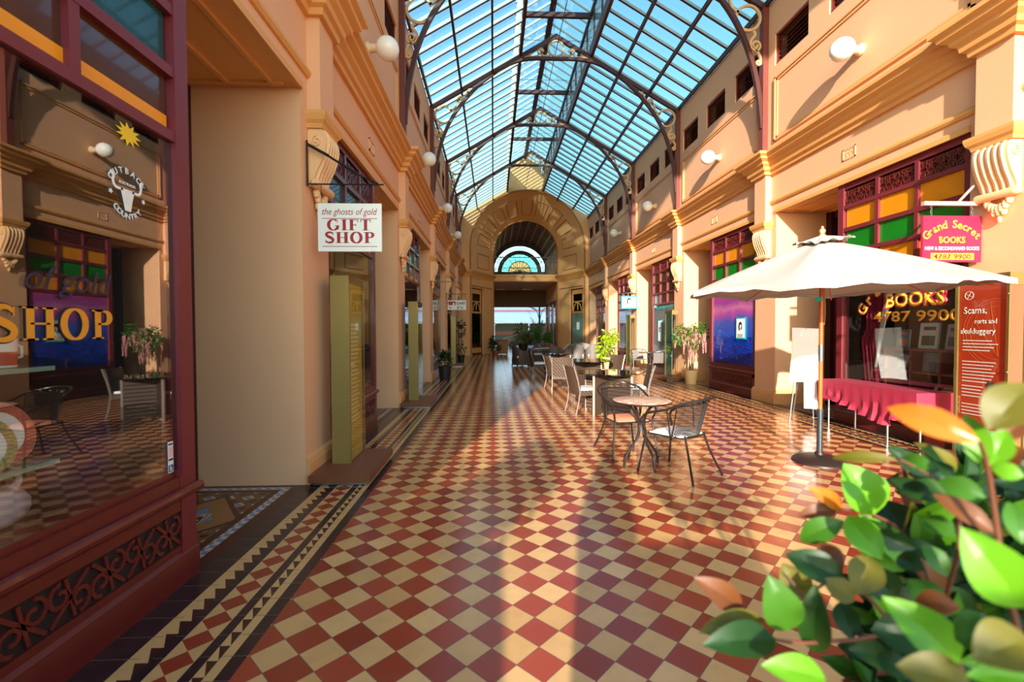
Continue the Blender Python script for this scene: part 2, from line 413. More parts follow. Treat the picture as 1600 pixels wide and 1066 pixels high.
def encaustic_material(y0, xin):
    """doorway mat of small geometric tiles; y0 = near end, xin = aisle-side edge (left coordinates)"""
    m = bpy.data.materials.new('encaustic_doorway_tiles'); m.use_nodes = True; n = m.node_tree; b = n.nodes['Principled BSDF']; N = NX(m)
    tc = n.nodes.new('ShaderNodeTexCoord'); sp = n.nodes.new('ShaderNodeSeparateXYZ'); n.links.new(tc.outputs['Object'], sp.inputs[0])
    x, y = sp.outputs[0], sp.outputs[1]           # object space: 0..w, 0..h
    w, h = 1.09, 1.6
    e = N.m('MINIMUM', N.m('MINIMUM', x, N.m('SUBTRACT', w, x)), N.m('MINIMUM', y, N.m('SUBTRACT', h, y)))
    BR = lin((112, 76, 40)); MR = lin((70, 26, 20)); BL = lin((92, 128, 170)); CR_ = lin((206, 180, 132)); TN = lin((150, 106, 56))
    # star field
    s = .17; fx = N.m('SUBTRACT', N.m('FRACT', N.m('DIVIDE', x, s)), .5); fy = N.m('SUBTRACT', N.m('FRACT', N.m('DIVIDE', y, s)), .5)
    ax = N.m('ABSOLUTE', fx); ay = N.m('ABSOLUTE', fy); su = N.m('ADD', ax, ay)
    col = N.mix(N.m('LESS_THAN', su, .34), BR, CR_); col = N.mix(N.m('LESS_THAN', N.m('MAXIMUM', ax, ay), .17), col, BL)
    col = N.mix(N.m('GREATER_THAN', su, .78), col, MR)
    # centre lozenge
    cx = N.m('ABSOLUTE', N.m('SUBTRACT', x, w/2)); cy = N.m('ABSOLUTE', N.m('SUBTRACT', y, h/2)); sm = N.m('ADD', cx, N.m('MULTIPLY', cy, .75))
    col = N.mix(N.m('LESS_THAN', sm, .42), col, MR); col = N.mix(N.m('LESS_THAN', sm, .37), col, TN); col = N.mix(N.m('LESS_THAN', sm, .19), col, BL)
    col = N.mix(N.m('LESS_THAN', N.m('MAXIMUM', cx, cy), .12), col, CR_)
    vo = n.nodes.new('ShaderNodeTexVoronoi'); vo.inputs['Scale'].default_value = 34; n.links.new(tc.outputs['Object'], vo.inputs['Vector'])
    col = N.mix(N.m('MULTIPLY', N.m('LESS_THAN', N.m('MAXIMUM', cx, cy), .11), N.m('GREATER_THAN', vo.outputs['Distance'], .4)), col, MR)
    # borders
    ch = N.m('FLOORED_MODULO', N.m('ADD', N.m('FLOOR', N.m('DIVIDE', x, .045)), N.m('FLOOR', N.m('DIVIDE', y, .045))), 2)
    for e0, e1, cc in ((-1, .055, MR), (.055, .125, N.mix(ch, CR_, BL)), (.125, .19, MR)): col = N.mix(N.band(e, e0, e1), col, cc)
    n.links.new(col, b.inputs['Base Color']); b.inputs['Roughness'].default_value = .3
    return m
FLOOR = floor_material()
MB().box(-1.84-.0, 5.61, -1.2, 29.6, -.12, 0).build('floor', FLOOR, kind='structure')
MB().box(-.9, 4.9, 29.6, 37.2, -.12, 0).build('floor', mat('passage_floor', (118, 70, 44), .16, var=.3, scale=4), kind='structure')
PAVE = mat('street_asphalt', (96, 98, 104), .8, var=.2, scale=2)
MB().box(-60, 60, 37.2, 120, -.5, -.16).build('floor', PAVE, kind='structure')
MB().box(-60, 60, -70, -1.2, -.5, -.14).build('floor', mat('front_paving', (170, 150, 126), .8, var=.15, scale=1), kind='structure')

# ------------------------------------------------------------------ arcade side walls
P = [.47+4.4*j for j in range(7)]           # pilaster / truss positions along the arcade
PS = [P, P]
FX = -1.83                                   # left wall face
LOUV = mat('maroon_louvre', (72, 24, 20), .5, var=.15)
CORN = [(0, 4.58), (.05, 4.58), (.06, 4.64), (.10, 4.66), (.11, 4.72), (.16, 4.76), (.17, 4.80), (.24, 4.84), (.25, 4.88), (.30, 4.91), (.30, 4.96), (.06, 5.0), (0, 5.0)]
FRZ = [(0, 3.99), (.025, 3.99), (.045, 4.02), (.045, 4.05), (.02, 4.08), (0, 4.08)]
ARCHI = [(0, 3.80), (.03, 3.80), (.03, 3.86), (.015, 3.88), (0, 3.88)]
CAP = [(0, 3.50), (.02, 3.50), (.03, 3.54), (.055, 3.57), (.07, 3.62), (.07, 3.655), (0, 3.67)]
PLN = [(0, .0), (.045, .0), (.045, .2), (.03, .25), (.0, .28)]
names = ['left', 'right']
for si in (0, 1):
    M = bool(si); sn = names[si]
    wl = MB(M); oc = MB(M); sk = MB(M); fr = MB(M); lv = None
    Y1 = 26.95
    wl.box(-2.2, FX, .17, Y1, 3.82, 6.72); wl.box(-2.2, FX, .17, Y1, 7.33, 8.03)
    ys = [.17]
    for p in P[:-1]:
        for a in (.27, 1.69, 3.16):
            ys += [p+a, p+a+.97]
    ys.append(Y1)
    for a, b in zip(ys[::2], ys[1::2]): wl.box(-2.2, FX, a, b, 6.72, 7.33)
    for k, p in enumerate(PS[si]):
        wl.box(-2.98, FX, max(.17, p-.37), min(p+.33, Y1), 0, 3.82)                       # pier
        if k < 6:
            wl.box(-3.1, -2.98, p+2.42, p+4.03, 0, 3.82)                                  # back wall of the door recess (door in front)
            oc.box(-3.0, FX-.002, p+.33, p+4.03, 3.812, 3.93)                              # soffit
            for (a, b) in ((p+2.5, p+3.95),):
                for q in (-2.85, -2.45, -2.05):
                    oc.box(q-.02, q+.02, a, b, 3.785, 3.815)
                oc.box(-2.9, -1.95, a, a+.04, 3.79, 3.815); oc.box(-2.9, -1.95, b-.04, b, 3.79, 3.815)
            # panel frame on the upper wall, small vent
            y0, y1, z0, z1 = p+.30, p+4.10, 5.22, 6.47
            for g, o in ((.0, .035), (.05, .02)):
                t = .035
                fr.box(FX-.002, FX+o, y0+g, y1-g, z0+g, z0+g+t); fr.box(FX-.002, FX+o, y0+g, y1-g, z1-g-t, z1-g)
                fr.box(FX-.002, FX+o, y0+g, y0+g+t, z0+g, z1-g); fr.box(FX-.002, FX+o, y1-g-t, y1-g, z0+g, z1-g)
            # frieze moulding and opening architrave between pilasters
            oc.sweep([(FX, p+.30), (FX, p+4.10)], FRZ) if False else None
            fr2 = [(FX, p+4.19), (FX, p+.17)]
            oc.sweep(fr2[::-1], FRZ); oc.sweep([(FX, p+.33), (FX, p+4.03)], ARCHI)
        # upper pilaster resting on the corbel
        if k < 6:
            wl.box(FX, FX+.13, max(.17,p-.21), p+.17, 3.66, 4.62)
            oc.sweep([(FX, p-.21), (FX+.13, p-.21), (FX+.13, p+.17), (FX, p+.17)], CAP)
            sk.sweep(([(-2.9, p-.37)] if si else [])+[(FX, p-.37), (FX, p+.33), (-1.9, p+.33)], PLN)
    path = [(FX, .17)]
    for p in PS[si][:-1]: path += [(FX, p-.21), (FX+.13, p-.21), (FX+.13, p+.17), (FX, p+.17)]
    path.append((FX, Y1)); path = [(FX+.13, .2)] + [q for q in path[1:] if q[1] >= .45]
    oc.sweep(path, CORN)
    wl.build('wall_'+sn, WALL, kind='structure'); oc.build('trim_%d' % (1+si*3), OCH, kind='structure')
    sk.build('baseboard_'+sn, SKIRT, kind='structure'); fr.build('trim_%d' % (2+si*3), mat('panel_moulding_paint', (226, 164, 104), .6), kind='structure')

# louvred vents
cnt = {0: 0, 1: 0}
ordw = ['first', 'second', 'third', 'fourth', 'fifth', 'sixth', 'seventh', 'eighth', 'ninth', 'tenth', 'eleventh', 'twelfth', 'thirteenth', 'fourteenth', 'fifteenth', 'sixteenth', 'seventeenth', 'eighteenth']
for si in (0, 1):
    c = 0
    for k, p in enumerate(P[:-1]):
        if k == 0: continue
        for a in (.27, 1.69, 3.16):
            x0 = FX if si == 0 else MIRX-FX; sg = 1 if si == 0 else -1
            r = root('louvred_vent', '%s maroon louvred vent from the camera, high under the roof on the %s wall' % (ordw[c], names[si]), 'vent', (x0, p+a, 6.72), 0, 'louvred vents high on the %s wall' % names[si]); c += 1
            m1 = MB(); w_, h_ = .97, .61
            def bx(m_, xa, xb, ya, yb, za, zb): m_.box(min(sg*xa, sg*xb), max(sg*xa, sg*xb), ya, yb, za, zb)
            bx(m1, -.1, -.03, 0, .045, 0, h_); bx(m1, -.1, -.03, w_-.045, w_, 0, h_); bx(m1, -.1, -.03, 0, w_, 0, .045); bx(m1, -.1, -.03, 0, w_, h_-.045, h_)
            m1.build('frame', MAR, r)
            m2 = MB()
            for i in range(7):
                z = .05+i*.078
                m2.prism([(-.13, z+.06), (-.12, z+.07), (-.05, z+.01), (-.06, z)], lambda u, v, w2: (sg*u, w2, v), .03, w_-.03)
            bx(m2, -.3, -.25, 0, w_, 0, h_)
            m2.build('louvres', LOUV, r)
# small square ventilators in the frieze
for si in (0, 1):
    for k in range(1, 6):
        y = P[k]+2.18; sg = 1 if si == 0 else -1; x0 = FX if si == 0 else MIRX-FX
        r = root('air_vent', 'small square pierced plaster air vent in the %s wall frieze, %s from the camera' % (names[si], ordw[k-1]), 'vent', (x0, y, 4.26), 0, 'frieze air vents on the %s wall' % names[si])
        m1 = MB(); 
        for ya, yb, za, zb in ((-.13, .13, -.09, -.07), (-.13, .13, .07, .09), (-.13, -.11, -.09, .09), (.11, .13, -.09, .09)): m1.box(-.01, .02, ya, yb, za, zb)
        m1.build('frame', WALL, r)
        m3 = MB(); 
        for i in range(3):
            for j in range(2): m3.strip(arc(-.07+.07*i, -.035+.07*j, .026, 0, 330, 10), .012, lambda u, v, w2: (w2, u, v), -.005, .012)
        m3.build('grille', CORB, r)

# corbels (consoles) under the upper pilasters
def make_corbel(label, group, x, y, mirror):
    r = root('corbel', label, 'corbel', (x, y, 0), 0, group)
    sg = -1 if mirror else 1
    K = .62; W_ = .185
    zz = lambda z: 2.95+(z-2.70)*(.55/.80)
    P_ = lambda Q: [(u*K, zz(z)) for u, z in Q]
    prof = P_(smooth2([(0, 3.50), (.21, 3.50), (.27, 3.42), (.28, 3.28), (.22, 3.08), (.13, 2.90), (.09, 2.78), (.10, 2.70), (.0, 2.68)], 4))
    MBb = MB(); MBb.prism(prof, lambda u, v, w2: (sg*u, w2, v), -W_, W_); MBb.build('console', CORB, r, smooth=True)
    outer = P_(smooth2([(.205, 3.49), (.275, 3.42), (.285, 3.28), (.225, 3.08), (.135, 2.90), (.095, 2.78)], 5))
    fl = MB()
    for i in range(5):
        yy = -.135+.0675*i
        fl.tube([(sg*u, yy, z) for u, z in outer], .024, 6)
    fl.build('fluting', CORB, r, smooth=True)
    sc = MB(); sc.lathe([(.03, -W_-.045), (.045, -W_-.03), (.05, -W_), (.045, 0), (.05, W_), (.045, W_+.03), (.03, W_+.045)], (sg*.075, 0, 2.96), 12, axis='y'); sc.build('roll', CORB, r, smooth=True)
    for s in (-1, 1):
        sv = MB(); sv.strip(spiral(.085, 3.38, .055, 90, 1.5), .014, lambda u, v, w2: (sg*u, s*w2, v), W_-.003, W_+.012); sv.build('side_scroll', CORB, r)
    lf = MB()
    for i in range(7):
        t = (i-3)/3; lf.ball((sg*.05, t*.11, 2.87-.08*(1-t*t)+.02), .045, 8, (.8, .8, 1.3))
    for i in range(3): lf.ball((sg*.04, (i-1)*.05, 2.775), .04, 8, (.8, .7, 1.2))
    lf.ball((sg*.03, 0, 2.70), .03, 8, (.8, .7, 1.5))
    lf.build('leaf_drop', CORB, r, smooth=True)
    return r
cl = {0: ['beside the gift shop sign', 'above the second brass panel stand', 'beyond the second shop on the left', 'above the small red and white hanging sign', 'nearest the end archway on the left'],
      1: ['beside the crimson book shop sign', 'above the cream umbrella canopy', 'beyond the sunset poster window', 'behind the teal framed hanging sign', 'nearest the end archway on the right']}
for si in (0, 1):
    for k in range(1, 6):
        make_corbel('fluted plaster scroll corbel %s' % cl[si][k-1], 'scroll corbels on the %s wall' % names[si], (FX if si == 0 else MIRX-FX)+(.002 if si == 0 else -.002), PS[si][k]-.02, si == 1)

# globe lamps
def make_globe(x, y, z, sg, label, grp):
    r = root('globe_lamp', label, 'lamp', (x, y, z), 0, grp)
    MB().ball((sg*.30, 0, 0), .168, 24).build('globe', WHITEG, r, smooth=True)
    m1 = MB(); m1.lathe([(.085, .003), (.085, .03), (.062, .05), (.058, .155)] if sg > 0 else [(.058, -.155), (.062, -.05), (.085, -.03), (.085, -.003)], seg=16, axis='x'); m1.build('bracket', mat('lamp_bracket', (226, 196, 160), .4), r, smooth=True)
gw = ['nearest', 'second', 'third', 'farthest']
for i, y in enumerate((6.87, 11.22, 15.66, 20.05)):
    make_globe(FX, y, 5.62, 1, 'white globe lamp on the shaded left wall, %s of the four' % gw[i], 'globe lamps on the left wall')
    make_globe(MIRX-FX, y-.03, 5.73, -1, 'white globe lamp on the sunlit right wall, %s of the four' % gw[i], 'globe lamps on the right wall')
make_globe(FX, 2.45, 5.62, 1, 'white globe lamp above the nearest shopfront', 'globe lamps on the left wall') if False else None

# ------------------------------------------------------------------ shopfronts
def fret_bars(mb, x, y0, y1, z0, z1, n, t=.02, dep=.015):
    """pierced scroll fretwork in the plane x = const"""
    wd = (y1-y0)/n; h = (z1-z0)
    for i in range(n):
        yc = y0+wd*(i+.5); zc = (z0+z1)/2; s = 1 if i % 2 else -1
        mb.strip(spiral(yc-wd*.22, zc+s*h*.12, h*.30, 90*s, s*1.1, 12), t, lambda u, v, w2: (w2, u, v), x, x+dep)
        mb.strip(spiral(yc+wd*.22, zc-s*h*.12, h*.30, -90*s, s*1.1, 12), t, lambda u, v, w2: (w2, u, v), x, x+dep)
        mb.strip([(yc-wd*.45, zc-s*h*.42), (yc, zc), (yc+wd*.45, zc+s*h*.42)], t, lambda u, v, w2: (w2, u, v), x, x+dep)
        mb.strip([(yc-wd*.1, zc+h*.45), (yc+wd*.1, zc-h*.45)], t*.9, lambda u, v, w2: (w2, u, v), x, x+dep)
SX = -1.875     # glass line (left coordinates)
def shopfront(num, si, p, rows, paint=MARP, glassm=None, k=0):
    M = bool(si); y0, y1 = p+.35, p+2.42
    r = root('window_%d' % num, None, None, kind='structure')
    # stallboard
    s = MB(M)
    s.box(-2.0, SX+.01, y0, y1, 0, .56)
    s.box(SX-.05, SX+.035, y0-.0, y1+.02, 0, .17); s.prism([(SX, .17), (SX+.035, .17), (SX+.01, .20), (SX, .20)], lambda u, v, w2: (u, w2, v), y0, y1+.01)
    for a, b in ((.20, .235), (.44, .50)): s.box(SX, SX+.025, y0, y1, a, b)
    s.box(SX, SX+.025, y0, y0+.12, .2, .5); s.box(SX, SX+.025, y1-.13, y1, .2, .5)
    sb_ = s.build('stallboard', MAR, r)
    f_ = MB(M); fret_bars(f_, SX+.012, y0+.12, y1-.13, .235, .44, 9, .018, .012); f_.build('fretwork', MAR, sb_)
    bk = MB(M); bk.box(SX+.009, SX+.0135, y0+.12, y1-.13, .235, .44); bk.build('vent_backing', BLKL, sb_)
    l = MB(M); l.tube([(SX+.03, y0, .54), (SX+.03, y1+.035, .54)], .032, 10); l.box(-2.05, SX+.02, y0, y1+.01, .55, .64); l.box(-2.0, SX+.0, y0, y1, .63, .675)
    l.build('sill', MAR, r, smooth=False)
    # frame
    f = MB(M)
    f.box(SX-.07, SX+.02, y0, y0+.07, .6, 3.81); f.box(SX-.09, SX+.028, y1-.11, y1+.003, .64, 3.81); f.box(SX-.10, SX+.0285, y1-.128, y1+.004, .172, .545); f.box(SX-.10, SX+.0225, y1-.128, y1+.012, .545, .68)
    f.box(SX-.07, SX+.015, y0, y1, 3.72, 3.81)
    zs = rows
    for z in zs: f.box(SX-.06, SX+.022, y0, y1, z-.03, z+.03); 
    cols = [y0+.07, y0+.07+(y1-.11-y0-.07)/3, y0+.07+2*(y1-.11-y0-.07)/3, y1-.11]
    for c in cols[1:3]: f.box(SX-.05, SX+.018, c-.028, c+.028, zs[0], 3.72)
    f.build('frame', paint, r)
    g = MB(M); g.box(SX-.008, SX, y0+.07, y1-.11, .675, zs[0]-.03); g.build('pane', glassm or PANE, r)
    # coloured quarries, row by row
    zz = list(zs)+[3.72]
    pal = ([AMBQ, GRNQ, AMBQ] if k < 3 else [BRNQ, BRNQ, BRNQ]) if si else [BRNQ, TEALQ, BRNQ]  # farther right bays: unlit quarries painted brown in place of amber and green
    for i in range(len(zz)-1):
        q = MB(M)
        for a, b in zip(cols, cols[1:]): q.box(SX-.025, SX-.017, a+.02, b-.02, zz[i]+.02, zz[i+1]-.02)
        if i == len(zz)-2:
            q.build('fretted_light', BRNQ, r)
            fb = MB(M)
            for a, b in zip(cols, cols[1:]): fret_bars(fb, SX-.01, a+.04, b-.04, zz[i]+.03, zz[i+1]-.02, 4, .014, .01)
            fb.build('fretwork', MAR, r)
        else: q.build('coloured_light', pal[i % 3], r)
        if si == 0 and i == 0:
            st_ = MB(M)
            for a, b_ in zip(cols, cols[1:]): st_.box(SX-.016, SX-.010, a+.02, b_-.02, zz[i]+.025, zz[i]+.115)
            st_.build('amber_strip', AMBS, r)
    return r
def interior(si, p, light=False, back=-3.9):
    M = bool(si); y0, y1 = p+.34, p+2.42
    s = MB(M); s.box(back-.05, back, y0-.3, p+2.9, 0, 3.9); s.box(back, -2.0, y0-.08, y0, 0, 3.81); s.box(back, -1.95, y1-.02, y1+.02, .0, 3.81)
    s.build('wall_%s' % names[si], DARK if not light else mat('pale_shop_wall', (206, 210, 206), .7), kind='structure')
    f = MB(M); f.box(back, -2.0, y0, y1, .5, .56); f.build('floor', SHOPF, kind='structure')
    c = MB(M); c.box(back, -2.0, y0, y1, 3.6, 3.7) if False else c.box(back, -2.2, y0, y1, 3.95, 4.0); c.build('ceiling', mat('shop_ceiling', (120, 88, 50), .8), kind='structure')
ROWS = [2.62, 3.0, 3.38]
ROWSR = [2.36, 2.72, 3.08, 3.44]
n = 1
for k in range(0, 6):
    for si in (0, 1):
        if k == 0 and si == 1: 
            pass
        poster = None
        rows = ([2.63, 3.0, 3.36] if si == 0 else ROWSR)
        shopfront(n, si, PS[si][k], rows, paint=MARP if (si or k == 0) else MAR, k=k); n += 1
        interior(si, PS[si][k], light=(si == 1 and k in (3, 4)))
# doors in the recesses
dn = 1
for k in range(0, 6):
    for si in (0, 1):
        M = bool(si); y0, y1 = PS[si][k]+2.44, PS[si][k]+4.02
        r = root('door_%d' % dn, None, None, kind='structure'); dn += 1
        f = MB(M); f.box(-2.98, -2.86, y0, y0+.12, 0, 3.78); f.box(-2.98, -2.84, y1-.14, y1, 0, 3.8); f.box(-2.98, -2.88, y0, y1, 2.45, 2.53); f.box(-2.98, -2.88, y0, y1, 3.66, 3.8)
        f.build('frame', MARD, r)
        d = MB(M); d.box(-2.97, -2.92, y0+.12, y1-.14, 0, 1.0); d.box(-2.97, -2.92, y0+.12, y0+.24, 1, 2.45); d.box(-2.97, -2.92, y1-.26, y1-.14, 1, 2.45); d.box(-2.97, -2.92, y0+.2, y1-.2, 2.3, 2.45)
        lf_ = d.build('leaf', MAR, r)
        g = MB(M); g.box(-2.95, -2.94, y0+.24, y1-.26, 1.0, 2.3); g.build('pane', SMOKE, r)
        g = MB(M); g.box(-2.95, -2.94, y0+.12, y1-.14, 2.53, 3.66); g.build('fanlight', AMB_GL, r)
        h = MB(M); h.tube([(-2.89, y1-.3, .95), (-2.86, y1-.3, 1.0), (-2.86, y1-.3, 1.2), (-2.89, y1-.3, 1.25)], .012); h.build('handle', BRASS, lf_)
# doorway tile mats
for k in range(0, 6):
    for si in (0, 1):
        o = MB(); o.box(0, 1.13, 0, 1.6, -.1, .001); ob = o.build('floor', MATS.get('enc') or MATS.setdefault('enc', encaustic_material(0, 0)), kind='structure')
        ob.location = (-1.84-1.13 if si == 0 else 5.61, PS[si][k]+2.425, 0)
# jamb skirting strip seen on the second left pier
# ------------------------------------------------------------------ glass roof
XC = 1.885
TR = lambda y0: (lambda u, v, w2: (XC+u, y0+w2, v))
ARCHC = smooth2([(0, 9.50), (.6, 9.50), (1.1, 9.43), (1.6, 9.22), (2.05, 8.90), (2.45, 8.53), (2.85, 8.06), (3.15, 7.58), (3.38, 7.02), (3.52, 6.45), (3.59, 5.95), (3.62, 5.6)], 4)
def make_truss(j):
    y = P[j]
    lab = {1: 'iron roof truss above and behind the nearest pilasters, mostly out of view', 2: 'nearest fully visible arched iron roof truss with scroll brackets', 3: 'second arched iron roof truss from the camera', 4: 'third arched iron roof truss from the camera', 5: 'farthest arched iron roof truss, in front of the end gable'}[j]
    r = root('roof_truss', lab, 'roof truss', (XC, y, 5), 0, 'arched iron roof trusses')
    fn = lambda u, v, w2: (u, w2, v-5)
    for s in (-1, 1):
        m = MB(); m.box(min(s*3.60, s*3.71), max(s*3.60, s*3.71), -.07, .07, 0, 3.03); m.box(min(s*3.54, s*3.71), max(s*3.54, s*3.71), -.09, .09, 0, .06); m.build('column', IRON, r)
        m = MB(); m.prism([(s*3.72, 7.93), (s*3.72, 8.05), (0, 10.22), (0, 10.08)], fn, -.045, .045); m.build('rafter', IROND, r)
        m = MB(); m.strip([(s*a, b) for a, b in ARCHC], .085, fn, -.04, .04)
        m.prism([(s*a, b) for a, b in ((1.45, 9.26), (2.35, 8.62), (2.5, 8.62), (1.7, 9.12))], fn, -.025, .025); m.build('arch_rib', IROND, r)
        c = MB(); T = .05
        c.strip(arc(s*3.315, 7.82, .25, 0, 350, 26), T, fn, -.02, .02, closed=True)
        c.strip([(s*a, b) for a, b in smooth2([(3.42, 7.58), (3.46, 7.48), (3.37, 7.35), (3.40, 7.22), (3.50, 7.16)], 5)], T, fn, -.02, .02)
        c.strip([(s*a, b) for a, b in spiral(3.475, 7.27, .11, -90, 1.35)], T*.85, fn, -.02, .02)
        c.strip([(s*a, b) for a, b in smooth2([(3.50, 7.16), (3.57, 7.05), (3.585, 6.95)], 4)], T, fn, -.02, .02)
        c.strip([(s*a, b) for a, b in spiral(3.535, 6.93, .06, 20, -1.2, 14)], T*.8, fn, -.02, .02)
        c.strip([(s*a, b) for a, b in smooth2([(3.12, 7.92), (2.98, 8.03), (2.93, 8.17), (2.85, 8.28)], 5)], T, fn, -.02, .02)
        c.strip([(s*a, b) for a, b in spiral(2.84, 8.30, .105, -40, -1.35)], T*.85, fn, -.02, .02)
        c.strip([(s*a, b) for a, b in smooth2([(2.80, 8.20), (2.68, 8.32), (2.60, 8.50)], 4)], T, fn, -.02, .02)
        c.strip([(s*a, b) for a, b in spiral(2.56, 8.53, .065, -20, -1.2, 14)], T*.8, fn, -.02, .02)
        c.build('scroll_bracket', CREAMI, r); c = MB()
        # apex scrolls
        c.strip([(s*a, b) for a, b in smooth2([(.16, 9.62), (.30, 9.57), (.40, 9.60), (.45, 9.70)], 4)], T, fn, -.02, .02)
        c.strip([(s*a, b) for a, b in spiral(.47, 9.70, .10, 180, -1.35)], T*.85, fn, -.02, .02)
        c.strip([(s*a, b) for a, b in smooth2([(.52, 9.60), (.68, 9.54), (.82, 9.55), (1.02, 9.49)], 4)], T, fn, -.02, .02)
        c.strip([(s*a, b) for a, b in spiral(.80, 9.62, .065, 180, -1.2, 14)], T*.8, fn, -.02, .02)
        c.build('apex_scroll', CREAMI, r)
    c = MB(); c.strip(arc(0, 9.80, .225, 0, 350, 26), .048, fn, -.02, .02, closed=True); c.build('apex_ring', CREAMI, r)
    return r
for j in range(1, 6): make_truss(j)
RY0, RY1 = .47, 27.0
RS = .584
rz = lambda u: 10.27-RS*abs(u)
ceil = root('ceiling', None, None, kind='structure')
g = MB()
for s in (-1, 1):
    g.prism([(s*1.05, rz(1.05)+.1), (s*3.95, rz(3.95)+.1), (s*3.95, rz(3.95)+.11), (s*1.05, rz(1.05)+.11)], lambda u, v, w2: (XC+u, w2, v), RY0, RY1)
    g.prism([(s*1.04, 9.95), (s*1.05, 9.95), (s*1.05, 10.75), (s*1.04, 10.75)], lambda u, v, w2: (XC+u, w2, v), RY0, RY1)
    g.prism([(s*1.2, 10.86), (0, 11.60), (0, 11.61), (s*1.2, 10.87)], lambda u, v, w2: (XC+u, w2, v), RY0, RY1)
g.build('glazing', ROOFG, ceil)
b1 = MB(); b2 = MB()
nb = 54
for i in range(nb+1):
    y = RY0+.02+(RY1-RY0-.04)*i/nb
    for s in (-1, 1):
        f_ = lambda u, v, w2: (XC+u, w2, v)
        hb = .10 if s < 0 else .085
        b1.prism([(s*1.05, rz(1.05)), (s*3.95, rz(3.95)), (s*3.95, rz(3.95)+hb), (s*1.05, rz(1.05)+hb)], f_, y-.013, y+.013)
        b1.prism([(s*1.05, 9.86), (s*1.19, 9.86), (s*1.19, 10.76), (s*1.05, 10.76)], f_, y-.01, y+.01)  # outer fins added along the lantern sides to block low sun
        b2.prism([(s*1.05, rz(1.05)-.012), (s*3.95, rz(3.95)-.012), (s*3.95, rz(3.95)+.006), (s*1.05, rz(1.05)+.006)], f_, y-.026, y+.02)
        b1.prism([(s*1.2, 10.80), (0, 11.54), (0, 11.61), (s*1.2, 10.87)], f_, y-.018, y+.018)
        if i % 2 == 0: b2.prism([(s*1.02, 9.75), (s*1.07, 9.75), (s*1.07, 10.85), (s*1.02, 10.85)], f_, y-.02, y+.02)
b1.build('glazing_bars_and_sun_fins', BARW, ceil); b2.build('bar_flanges', IROND, ceil)
pu = MB()
for s in (-1, 1):
    for u in (1.88, 2.79, 3.66): pu.box(XC+s*u-.026, XC+s*u+.026, RY0, RY1, rz(u)-.13, rz(u)-.015)
    pu.box(XC+s*1.05-.045, XC+s*1.05+.045, RY0, RY1, 9.55, 9.86)
    pu.box(XC+s*1.05-.04, XC+s*1.05+.04, RY0, RY1, 10.76, 10.88)
pu.box(XC-.09, XC+.09, RY0, RY1, 11.46, 11.58)
for y in (4.9, 9.3, 13.7, 18.1, 22.5): pu.box(XC-1.05, XC+1.05, y-.05, y+.05, 10.72, 10.86)
pu.build('purlins', IROND, ceil)
ro = MB(); ro.tube([(XC, RY0, 9.74), (XC, RY1, 9.74)], .011, 5)
for y in [4.9+2.2*i for i in range(10)]: ro.tube([(XC-1.05, y+.4, 10.3), (XC+1.05, y+.4, 10.3)], .007, 4); ro.tube([(XC, y+.4, 9.74), (XC, y+.4, 11.4)], .006, 4)
ro.build('tie_rods', IROND, ceil)
# matching arched gable at the near end of the arcade, behind the camera
m = MB(); AP = [(XC-3.42*math.cos(PI*i/30), 6.3+3.42*math.sin(PI*i/30)) for i in range(31)]
gz_ = lambda x: (11.7-.7*abs(x-XC) if abs(x-XC) < 1.05 else rz(x-XC)+.1)
for q0, q1 in zip(AP, AP[1:]): m.prism([q0, q1, (q1[0], gz_(q1[0])), (q0[0], gz_(q0[0]))], lambda u, v, w2: (u, w2, v), -.45, -.15)
m.prism([(-2.9, 5.0), (XC-3.42, 5.9), (XC-3.42, gz_(XC-3.42)), (-2.9, 8.1)], lambda u, v, w2: (u, w2, v), -.45, -.15)
m.prism([(6.7, 5.0), (XC+3.42, 5.9), (XC+3.42, gz_(XC+3.42)), (6.7, 8.1)], lambda u, v, w2: (u, w2, v), -.45, -.15)
m.build('wall_front', WALL, kind='structure')
# gutters along the wall heads
for si in (0, 1):
    q = MB(bool(si)); q.box(-2.2, -1.90, .17, 26.95, 8.03, 8.10); q.build('trim_%d' % (7+si), OCH, kind='structure')

# ------------------------------------------------------------------ end gable with splayed arched portal
EX, ER, EY, EZ = 2.03, 3.36, 26.9, 6.30
IX, IR, IY, IZ = 2.10, 2.09, 29.6, 6.42
def curve(cx, R, cz, n=40):
    return [(cx-R, 0.0)]+[(cx-R*math.cos(PI*i/n), cz+R*math.sin(PI*i/n)) for i in range(n+1)]+[(cx+R, 0.0)]
oc_, ic_ = curve(EX, ER, EZ), curve(IX, IR, IZ)
def gable_z(x): 
    u = abs(x-XC); return 11.6-.617*u if u < 1.2 and False else (11.7-.7*u if u < 1.05 else rz(u)+.08)
m = MB()
